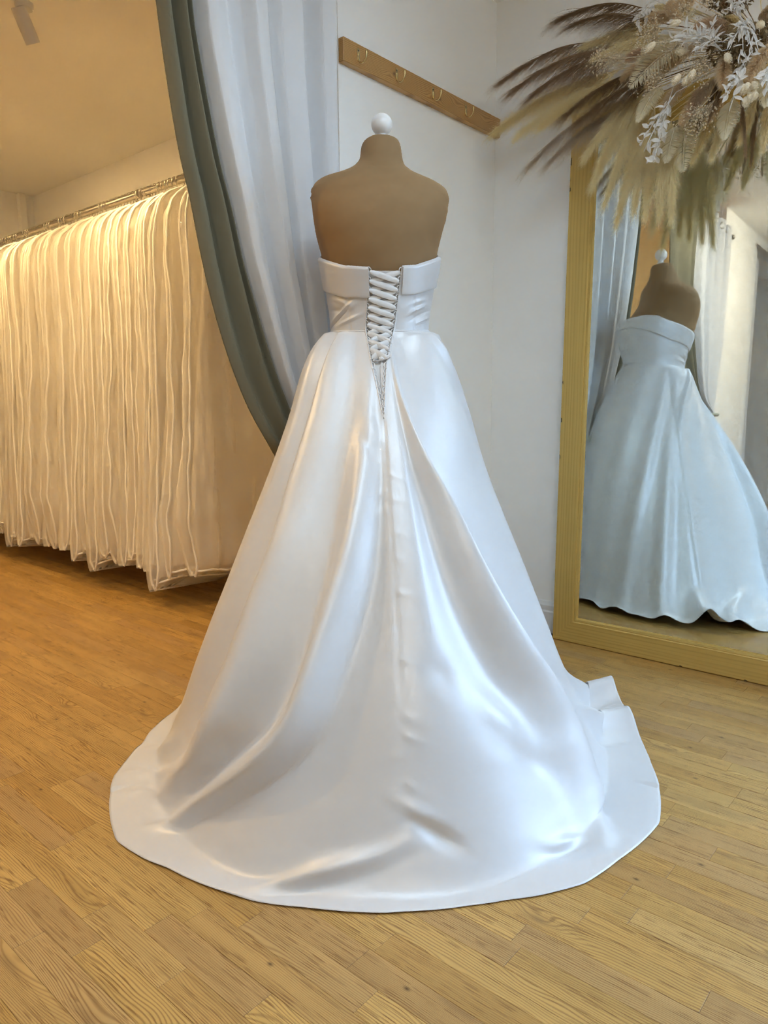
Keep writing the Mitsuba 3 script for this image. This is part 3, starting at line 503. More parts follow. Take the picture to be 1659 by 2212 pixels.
def make_curtain(label, lead, trail, tie, ztop, turn, yb, seed):
    key = thing('curtain', label, 'curtain', None)
    zs = np.concatenate([np.linspace(ztop, tie + .12, 70), np.linspace(tie + .11, tie - .12, 26), np.linspace(tie - .13, .015, 34)])
    lx = PchipInterpolator(*zip(*sorted(lead)))(zs); tx = PchipInterpolator(*zip(*sorted(trail)))(zs); tf = np.interp(zs, *zip(*sorted(turn)))
    def sheet(u, off, rev=False):
        U = u[None, :]; Z = zs[:, None]
        g = np.where(U < .15, U / .15 * tf[:, None], tf[:, None] + (U - .15) / .85 * (1 - tf[:, None]))
        fall = np.clip((ztop - Z) / .35, 0, 1)
        amp = np.interp(Z, [0, tie - .25, tie - .03, tie + .03, tie + .5, 1.9, 2.4], [.030, .030, .022, .022, .050, .050, .050])
        n_ = meshkit.fbm(np.stack([U * 7 + 0 * Z, Z * 1.1 + 0 * U, 0 * U + 0 * Z + seed], -1), 3, seed) - .5
        y = yb + amp * (PLF(np.clip(U + .02 * n_ * fall, 0, 1)) + .25 * n_) + off + (.10 * np.clip((tie - .04 - Z) / .12, 0, 1) if seed == 1 else 0)
        sq = np.exp(-((Z - tie) / .06) ** 2); y = y + sq * (-.012 + .075 * (2 * (g - .5)) ** 2 - .02)
        x = lx[:, None] + (tx - lx)[:, None] * g + .006 * n_ * np.sin(U * 40)
        return grid(np.stack([x, y, Z + 0 * U], -1), flip=rev)
    u1, u2 = np.linspace(0, .15, 60), np.linspace(.15, 1, 260)
    put('panel', sheet(u2, 0), 'm_curtain', key, smooth=True, label='white face fabric')
    put('lining', cat(sheet(u1, 0), sheet(np.concatenate([u1[:-1], u2]), .004, True)), 'm_lining', key, smooth=True, label='olive green lining turned out at the leading edge')
    k = 0
    for u in (.06, .24, .43, .62, .80, .93):
        i = 3; zc = 2.285; g = u / .15 * tf[i] if u < .15 else tf[i] + (u - .15) / .85 * (1 - tf[i]); x = lx[i] + (tx[i] - lx[i]) * g
        y = yb + .04 * float(PLF(u)); sl = (float(PLF(u + .006)) - float(PLF(u - .006))) * .04 / (abs(tx[i] - lx[i]) * .012 / .85 + 1e-4); a = math.atan(sl) * (1 if tx[i] > lx[i] else -1)
        q = np.linspace(0, 2 * PI, 28); R_ = .021; ring = np.stack([x + R_ * np.cos(q) * math.cos(a), y - .003 + R_ * np.cos(q) * math.sin(a), zc + R_ * np.sin(q)], 1)
        put('eyelet', tube(ring, .0048, 8, up=(0.1, 1, .05), caps=False), 'm_steel', key, smooth=True, label='steel eyelet ring')
    i = np.argmin(abs(zs - tie)); xa, xb_ = sorted((lx[i], tx[i])); cx, hw = (xa + xb_) / 2, (xb_ - xa) / 2 + .012
    tb = thing('tieback_rope', 'twisted pale green cord tie-back round the ' + ('curtain beside the dress form' if seed == 1 else 'curtain on the far side of the opening'), 'tie-back')
    q = np.linspace(0, 2 * PI, 160); sl = .05 if seed == 1 else .0
    base = np.stack([cx + hw * np.cos(q), yb + .005 + .062 * np.sin(q), tie - sl * np.cos(q) * (-1 if seed == 1 else 1) * 1.0], 1)
    rad = np.stack([np.cos(q), np.sin(q), 0 * q], 1)
    for st in range(3):
        w = 22 * q + st * 2 * PI / 3; put('cord', tube(base + .0065 * (np.cos(w)[:, None] * rad + np.sin(w)[:, None] * np.array([0, 0, 1.0])), .0062, 7, caps=False), 'm_rope', tb, smooth=True)
    return key
make_curtain('white curtain with olive lining tied back beside the dress form', [(2.4, -1.615), (1.93, -1.578), (1.747, -1.557), (1.591, -1.533), (1.496, -1.510), (1.339, -1.480), (1.151, -1.432), (.976, -1.365), (.857, -1.29), (.768, -1.19), (.70, -1.08), (.6, -1.01), (.5, -.99), (0, -1.0)],
             [(2.4, -.945), (1.6, -.945), (1.1, -.935), (.77, -.885), (.5, -.87), (0, -.86)], .765, 2.335, [(2.4, .150), (1.9, .155), (1.34, .24), (.95, .36), (.7, .4), (0, .4)], -.055, 1)
make_curtain('white curtain with olive lining on the far side of the opening, seen in the mirror', [(2.4, -2.12), (1.9, -2.15), (1.6, -2.22), (1.3, -2.42), (1.1, -2.66), (.957, -2.98), (.8, -2.98), (0, -2.92)],
             [(2.4, -3.40), (1.6, -3.38), (.957, -3.28), (.5, -3.30), (0, -3.34)], .957, 2.335, [(2.4, .40), (1.6, .40), (.957, .45), (0, .45)], -.055, 2)

# ------------------------------------------------------------------ ceiling spots
def spot_lamp(label, at, aim, power, tint, L=.125, R=.028):
    key = thing('spot_lamp', label, 'spot light'); at = np.array(at, float); d = np.array(aim, float) - at; d /= np.linalg.norm(d)
    a = np.cross(d, [0, 0, 1.0]); a /= np.linalg.norm(a) + 1e-9; b = np.cross(d, a); Rm = np.stack([a, b, d], 1); pl = lambda m: tm(m.vertices @ Rm.T + at, m.faces)
    body = lathe([(0, -L / 2), (R - .002, -L / 2), (R, -L / 2 + .002), (R, L / 2 - .001), (R - .0015, L / 2), (R - .003, L / 2 - .001), (R - .003, L / 2 - .024), (0, L / 2 - .025)], 32)
    put('housing', pl(body), 'm_white_metal', key, smooth=40)
    g = np.linspace(0, 2 * PI, 25)[:-1]; rr = R - .005; zl = L / 2 - .018
    disc = tm(np.concatenate([[(0, 0, zl)], np.stack([rr * np.cos(g), rr * np.sin(g), 0 * g + zl], 1)]), [(0, 1 + i, 1 + (i + 1) % 24) for i in range(24)])
    k = put('lamp', pl(disc), 'm_white_metal', key); scene[k]['emitter'] = {'type': 'area', 'radiance': {'type': 'rgb', 'value': [power * t for t in tint]}}
    top = np.array([at[0], at[1], CEIL]); put('stem', tube(np.array([at - d * .02, (at + top) / 2 + [0, 0, .02], top - [0, 0, .012]]), .006, 10), 'm_white_metal', key, smooth=50)
    put('base', lathe([(0, CEIL - .022), (.030, CEIL - .022), (.034, CEIL - .016), (.034, CEIL), (0, CEIL)], 24, (at[0], at[1], 0)), 'm_white_metal', key, smooth=40)
scene['m_white_metal'] = two(P((0.60, 0.59, 0.57), 0.4, 0.5))
WT, FTN = (1.0, 0.66, 0.28), (1.0, 0.86, 0.66)
spot_lamp('white cylinder spot light on the stock room ceiling', (-1.235, 1.39, 2.435), (-.62, 1.62, 1.35), 30 * WARM, WT)
spot_lamp('white spot light on the stock room ceiling beyond the frame, aimed at the far gowns', (-1.35, 2.75, 2.435), (-.62, 2.9, 1.2), 32 * WARM, WT)
spot_lamp('white spot light on the stock room ceiling near the curtain', (-2.4, .85, 2.435), (-1.75, .9, 0.1), 40 * WARM, WT)
spot_lamp('white spot light on the stock room ceiling at the left wall', (-3.0, 2.4, 2.435), (-4.2, 2.2, 1.4), 30 * WARM, WT)
spot_lamp('white spot light on the shop ceiling, seen at the right edge of the mirror', (-2.25, -.45, 2.435), (-2.6, -.05, 0.8), 10 * FRONT, FTN)
spot_lamp('white spot light on the shop ceiling behind the camera', (-3.4, -2.9, 2.435), (-1.9, -0.9, 0.0), 16 * FRONT, FTN)
spot_lamp('white spot light on the shop ceiling turned to the pier', (-3.6, -1.3, 2.435), (-3.7, -.0, 1.5), 22 * FRONT, FTN)
spot_lamp('white spot light on the shop ceiling turned to the hook rail', (-.95, -2.1, 2.435), (-.40, 0.0, 1.75), 3 * FRONT, FTN)

lp = thing('ceiling_panel_light', 'square white LED ceiling panel over the shop floor, above the frame', 'ceiling light')
px0, px1, py0, py1 = -2.5, -1.3, -1.75, -1.15
put('frame', cat(rbox(px0 - .02, px1 + .02, py0 - .02, py0, CEIL - .014, CEIL), rbox(px0 - .02, px1 + .02, py1, py1 + .02, CEIL - .014, CEIL), rbox(px0 - .02, px0, py0, py1, CEIL - .014, CEIL), rbox(px1, px1 + .02, py0, py1, CEIL - .014, CEIL)), 'm_white_metal', lp)
k = put('diffuser', tm([(px0, py0, CEIL - .010), (px1, py0, CEIL - .010), (px1, py1, CEIL - .010), (px0, py1, CEIL - .010)], [(0, 2, 1), (0, 3, 2)]), 'm_white_metal', lp); scene[k]['emitter'] = {'type': 'area', 'radiance': {'type': 'rgb', 'value': [PANEL * q for q in (.76, 1.0, 1.22)]}}

# ------------------------------------------------------------------ garment rail and covered gowns
RX, RZ = -0.56, 2.0
gr = thing('garment_rail', 'chrome wall-mounted garment rail crowded with hangers in the stock room', 'clothes rail')
for a, b in ((1.735, 4.07), (0.55, 1.690)):
    put('tube', tube(np.array([(RX, a, RZ), (RX, (a + b) / 2, RZ), (RX, b, RZ)]), .0175, 20, caps=False), 'm_steel', gr, smooth=True)
    for q in ((a, a + .02), (b - .02, b)): put('end_cap', tube(np.array([(RX, q[0], RZ), (RX, sum(q) / 2, RZ), (RX, q[1], RZ)]), .0195, 20), 'm_steel', gr, smooth=50)
for y in (.62, 1.66, 1.78, 2.9, 4.0): put('bracket', tube(np.array([(RX, y, RZ - .016), (RX + .02, y, RZ - .03), (RX + .25, y, RZ - .03), (-.001, y, RZ - .03)]), .008, 10), 'm_steel', gr, smooth=50)
def crk(p, n, uv): return 0.007 * fbm(p.x * 26, p.y * 26, p.z * 9, 2) + 0.0030 * noise(p.x * 110, p.y * 110, p.z * 60) + 0.004 * dr.abs(noise(p.x * 48, p.y * 48, p.z * 22) - 0.5)
scene['m_film'] = {'type': 'mask', 'opacity': 0.36, 'b': two(bump(P((0.82, 0.80, 0.76), 0.10, 1.0, clearcoat=1.0, clearcoat_gloss=0.96), crk, 1.0, 2e-3))}
scene['m_piping'] = two(P((0.90, 0.89, 0.86), 0.35, 0.5))
scene['m_gown'] = two(P((0.74, 0.70, 0.63), 0.6, 0.4))
def bag_parts(seed):
    g = np.random.default_rng(seed); n, m = 120, 110
    zz = np.linspace(0, 1, m); ztop, zbot = 1.945, .13 + g.uniform(-.02, .06)
    H = ztop - zbot; drop = (1 - zz) * 0 + zz * H
    hw = np.interp(drop, [0, .012, .05, .10, .17, .25, .6, 1.1, 1.5, H], [.02, .07, .145, .205, .235, .245, .25, .27 + g.uniform(0, .02), .29 + g.uniform(0, .04), .28 + g.uniform(0, .05)])
    th = np.interp(drop, [0, .03, .15, .5, 1.0, 1.55, H - .12, H - .05, H - .015, H], [.008, .018, .032, .036, .044, .056 + g.uniform(0, .012), .066, .060, .040, .012])
    lean = np.cumsum(g.normal(0, .004, m)) * .35; a = np.linspace(0, 2 * PI, n + 1)[:-1]
    ca, sa = np.cos(a), np.sin(a); U = np.sign(ca) * np.abs(ca) ** .55; V_ = np.sign(sa) * np.abs(sa) ** .75
    x = U[:, None] * hw; y = V_[:, None] * th + lean
    z = ztop - drop[None] + 0 * x
    q = np.stack([x * 14, y * 18 + seed * 7, z * 2.2], -1); w = meshkit.fbm(q, 4, seed) - .5; w2 = meshkit.noise(np.stack([x * 60, y * 60 + seed, z * 9], -1), seed + 5) - .5
    k = np.clip(drop / .15, 0, 1)[None]
    y = y + (w * .055 + w2 * .012) * k; x = x + (meshkit.fbm(q + 31, 3, seed + 2) - .5) * .035 * k
    z = z + (meshkit.noise(np.stack([x * 9, y * 9 + seed, 0 * z], -1), seed) - .5) * .06 * np.clip((drop - 1.5) / .3, 0, 1)[None]
    Pm = np.stack([x, y, z], -1); cover = grid(Pm, closed=True)
    lo = Pm[:, -1].mean(0) - [0, 0, .012 + g.uniform(0, .03)]; fv = np.vstack([cover.vertices, lo]); k0 = len(cover.vertices)
    cover = tm(fv, np.vstack([cover.faces, [((i + 1) % n * m + m - 1, i * m + m - 1, k0) for i in range(n)]]))
    pip = []
    for ia in (int(n * (.5 - .085)), int(n * (.5 + .085)), int(n * .07), int(n * .93)):
        p = Pm[ia, 1:].copy(); p = p[::2]; out = np.array([np.sign(p[-1, 0]), 0, 0]) * .003; pip.append(tube(p + out, .0058, 6))
    for sg in (1, -1):
        i0, i1 = (int(n * .5 - n * .085), int(n * .07)) if sg > 0 else (int(n * .5 + n * .085), int(n * .93)); idx = np.arange(min(i0, i1), max(i0, i1) + 1, 2)
        pip.append(tube(Pm[idx, -3] + [0, 0, -.002], .0058, 6))
    gh = hw * np.interp(drop, [0, .2, .6, H], [.62, .70, .80, .86]); gt = th * np.interp(drop, [0, .3, H], [.45, .6, .75]); dr_ = np.clip((drop - .05) / (H - .05), 0, 1)
    xg = U[:, None] * gh * (.75 + .25 * dr_); yg = V_[:, None] * gt + lean; zg = ztop - .05 - drop[None] * (H - .09) / H + 0 * xg
    yg = yg + .013 * np.sin(xg * 60 + 3 * meshkit.noise(np.stack([xg * 5, zg * 2, 0 * xg + seed], -1))) * np.clip(drop / .5, 0, 1)[None]
    gown = grid(np.stack([xg, yg, zg], -1), closed=True)
    hooks = [tube(np.array([(0, .0 + o, ztop - .02), (0, o, ztop + .012), (.012, o, ztop + .024), (.021, o, RZ - .004)] + [(.0205 * math.cos(t), o + .002, RZ + .0205 * math.sin(t)) for t in np.linspace(.1, 2.8, 12)]), .0019, 6) for o in (-.030, .002, .032)]
    return dict(cover=cover, piping=cat(*pip), gown=gown, hook=hooks)
KINDS = []
for sd in range(5):
    b = bag_parts(40 + sd)
    KINDS.append(dict(cover=mikit.ply(b['cover'], 'm_film', True), piping=mikit.ply(b['piping'], 'm_piping', True), gown=mikit.ply(b['gown'], 'm_gown', True), hook=[mikit.ply(h, 'm_steel', True) for h in b['hook']]))
brng = np.random.default_rng(5); ys = np.arange(1.06, 4.0, .092)
for i, y in enumerate(ys):
    kd = KINDS[(i * 2 + i // 5) % 5]; rz = brng.uniform(-5, 5); fl = brng.choice([0, 180]); sx = brng.uniform(.95, 1.08)
    tw = T().translate([RX, float(y) + brng.uniform(-.012, .012), 0]).rotate([0, 0, 1], float(rz + fl)).scale([float(sx), 1, 1])
    gb = thing('garment_bag', 'clear plastic garment cover with white piping hanging on the stock room rail', 'garment bag', 'garment covers on the stock room rail')
    put('cover', {**kd['cover'], 'to_world': tw}, None, gb); put('piping', {**kd['piping'], 'to_world': tw}, None, gb, label='white piped edge')
    for h in kd['hook']: put('hanger_hook', {**h, 'to_world': tw}, None, gb)
    bg = numbered('bagged_gown'); scene[bg] = {**kd['gown'], 'to_world': tw}; labels[bg] = {'label': 'white gown hanging inside a clear cover on the stock room rail', 'category': 'dress', 'group': 'gowns inside the covers on the stock room rail'}
# closet seen in the mirror: a short rail with covered gowns, a pale curtain
cr_ = thing('closet_rail', 'dark rail inside the closet seen at the right edge of the mirror', 'clothes rail')
put('tube', tube(np.array([(-6.5, .75, 1.93), (-5.5, .75, 1.93), (-4.50, .75, 1.93)]), .014, 14), 'm_dark', cr_, smooth=50)
for i, x in enumerate((-6.1, -5.94, -5.78, -5.62, -5.46, -5.30)):
    kd = KINDS[i % 5]; tw = T().translate([x, .75, -.075]).rotate([0, 0, 1], 90 + 6 * ((i * 7) % 3 - 1))
    gb = thing('garment_bag', 'golden lit garment cover hanging in the closet, seen in the mirror', 'garment bag', 'garment covers in the closet')
    put('cover', {**kd['cover'], 'to_world': tw}, None, gb); put('piping', {**kd['piping'], 'to_world': tw}, None, gb)
    bg = numbered('bagged_gown'); scene[bg] = {**kd['gown'], 'to_world': tw}; labels[bg] = {'label': 'pale gown inside a cover in the closet, seen in the mirror', 'category': 'dress', 'group': 'gowns inside the covers in the closet'}
spot_lamp('small white spot light on the closet ceiling', (-5.6, 1.0, 2.36), (-5.6, .7, 1.0), 4 * WARM, WT)
cu = thing('closet_curtain', 'narrow white curtain hanging at the closet opening, seen in the mirror', 'curtain')
zs = np.linspace(2.36, .03, 50); u = np.linspace(0, 1, 60); X = -4.36 - .04 * np.interp(zs, [0, 1, 2.4], [4.6, 4.2, 1.0])[:, None] - u[None] * np.interp(zs, [0, .9, 1.0, 2.4], [.26, .17, .17, .36])[:, None]
put('panel', grid(np.stack([X, .06 + .03 * np.sin(u[None] * 19 + zs[:, None]) + 0 * X, zs[:, None] + 0 * X], -1)), 'm_curtain', cu, smooth=True)

# ------------------------------------------------------------------ dried flower arrangement over the mirror: every stem is a part
def PT(col, tr=0.5): return {'type': 'principledthin', 'base_color': {'type': 'rgb', 'value': list(col)}, 'roughness': 0.7, 'diff_trans': tr * 1.6, 'spec_trans': 0.0}
for nm, col in dict(pampas=(.86, .76, .50), pampas2=(.82, .70, .42), beige=(.80, .66, .46), pink=(.70, .54, .38), reed=(.23, .145, .075), reed2=(.33, .22, .13), taupe=(.50, .41, .31), fern=(.80, .73, .55), ruscus=(.80, .79, .765), bunny=(.78, .71, .56), gyp=(.56, .47, .33), head=(.23, .165, .085), stem=(.40, .30, .16)).items():
    scene['f_' + nm] = PT(col) if nm not in ('head', 'gyp', 'bunny') else two(P(col, .8, .2))
def blades(p0, dirs, L, w, sag, seg=3, curl=None, g=None):
    """many thin tapered blades as one mesh: p0 (n,3) roots, dirs (n,3), L (n,), w width, sag downwards"""
    n = len(p0); t = np.linspace(0, 1, seg + 1); d = dirs / (np.linalg.norm(dirs, axis=1, keepdims=True) + 1e-9)
    C = p0[:, None] + d[:, None] * (L[:, None] * t)[..., None] + np.array([0, 0, -1.0]) * (np.asarray(sag)[..., None] * t ** 2 * L[:, None])[..., None] if np.ndim(sag) else p0[:, None] + d[:, None] * (L[:, None] * t)[..., None] + np.array([0, 0, -1.0]) * (sag * t ** 2 * L[:, None])[..., None]
    if curl is not None: C = C + curl[:, None] * (t ** 2)[None, :, None]
    a = np.cross(d, g.normal(size=(n, 3))); a /= np.linalg.norm(a, axis=1, keepdims=True) + 1e-9
    hw = np.asarray(w) * (1 - t) ** .6 / 2
    A = C[:, :-1] + a[:, None] * hw[None, :-1, None]; B = C[:, :-1] - a[:, None] * hw[None, :-1, None]; V = np.concatenate([A, B, C[:, -1:]], 1); m = 2 * seg + 1
    f = []
    for k in range(seg - 1): f += [(k, seg + k, seg + k + 1), (k, seg + k + 1, k + 1)]
    f += [(seg - 1, 2 * seg - 1, 2 * seg)]
    F = (np.array(f)[None] + (np.arange(n) * m)[:, None, None]).reshape(-1, 3); return tm(V.reshape(-1, 3), F)
def rachis(b, t, droop, n=24):
    b, t = np.array(b), np.array(t); L = np.linalg.norm(t - b); u = np.linspace(0, 1, n)[:, None]
    return b + (t - b) * u + np.array([0, 0, 1.0]) * droop * L * np.sin(PI * u)
CTR = np.array([-0.10, -1.02, 2.02])
def stemto(b, r=.0014): return tube(np.array([CTR + (np.array(b) - CTR) * .1, (CTR + np.array(b)) / 2 + [0, 0, .01], np.array(b)]), r, 5, caps=False)
def leafset(p, d, L, w, g, up):
    """flat pointed leaves: p roots, d directions"""
    d = d / np.linalg.norm(d, axis=1, keepdims=True); s_ = np.cross(d, up); s_ /= np.linalg.norm(s_, axis=1, keepdims=True) + 1e-9; nn = np.cross(s_, d)
    prof = [(0, 0), (.25, .42), (.5, .5), (.78, .27), (1, 0)]; V, F = [], []
    pts = [(0, 0, 0), (.25, .40, .04), (.25, -.40, .04), (.52, .48, .05), (.52, -.48, .05), (.8, .22, .0), (.8, -.22, .0), (1, 0, -.10), (.25, 0, -.02), (.52, 0, -.03), (.8, 0, -.05)]
    tri = [(0, 1, 8), (0, 8, 2), (1, 3, 9), (1, 9, 8), (8, 9, 4), (8, 4, 2), (3, 5, 10), (3, 10, 9), (9, 10, 6), (9, 6, 4), (5, 7, 10), (10, 7, 6)]
    for a, b, c_ in pts: V.append(p + d * (L * a)[:, None] + s_ * (w * b)[:, None] + nn * (L * c_)[:, None])
    V = np.stack(V, 1); F = (np.array(tri)[None] + (np.arange(len(p)) * len(pts))[:, None, None]).reshape(-1, 3); return tm(V.reshape(-1, 3), F)
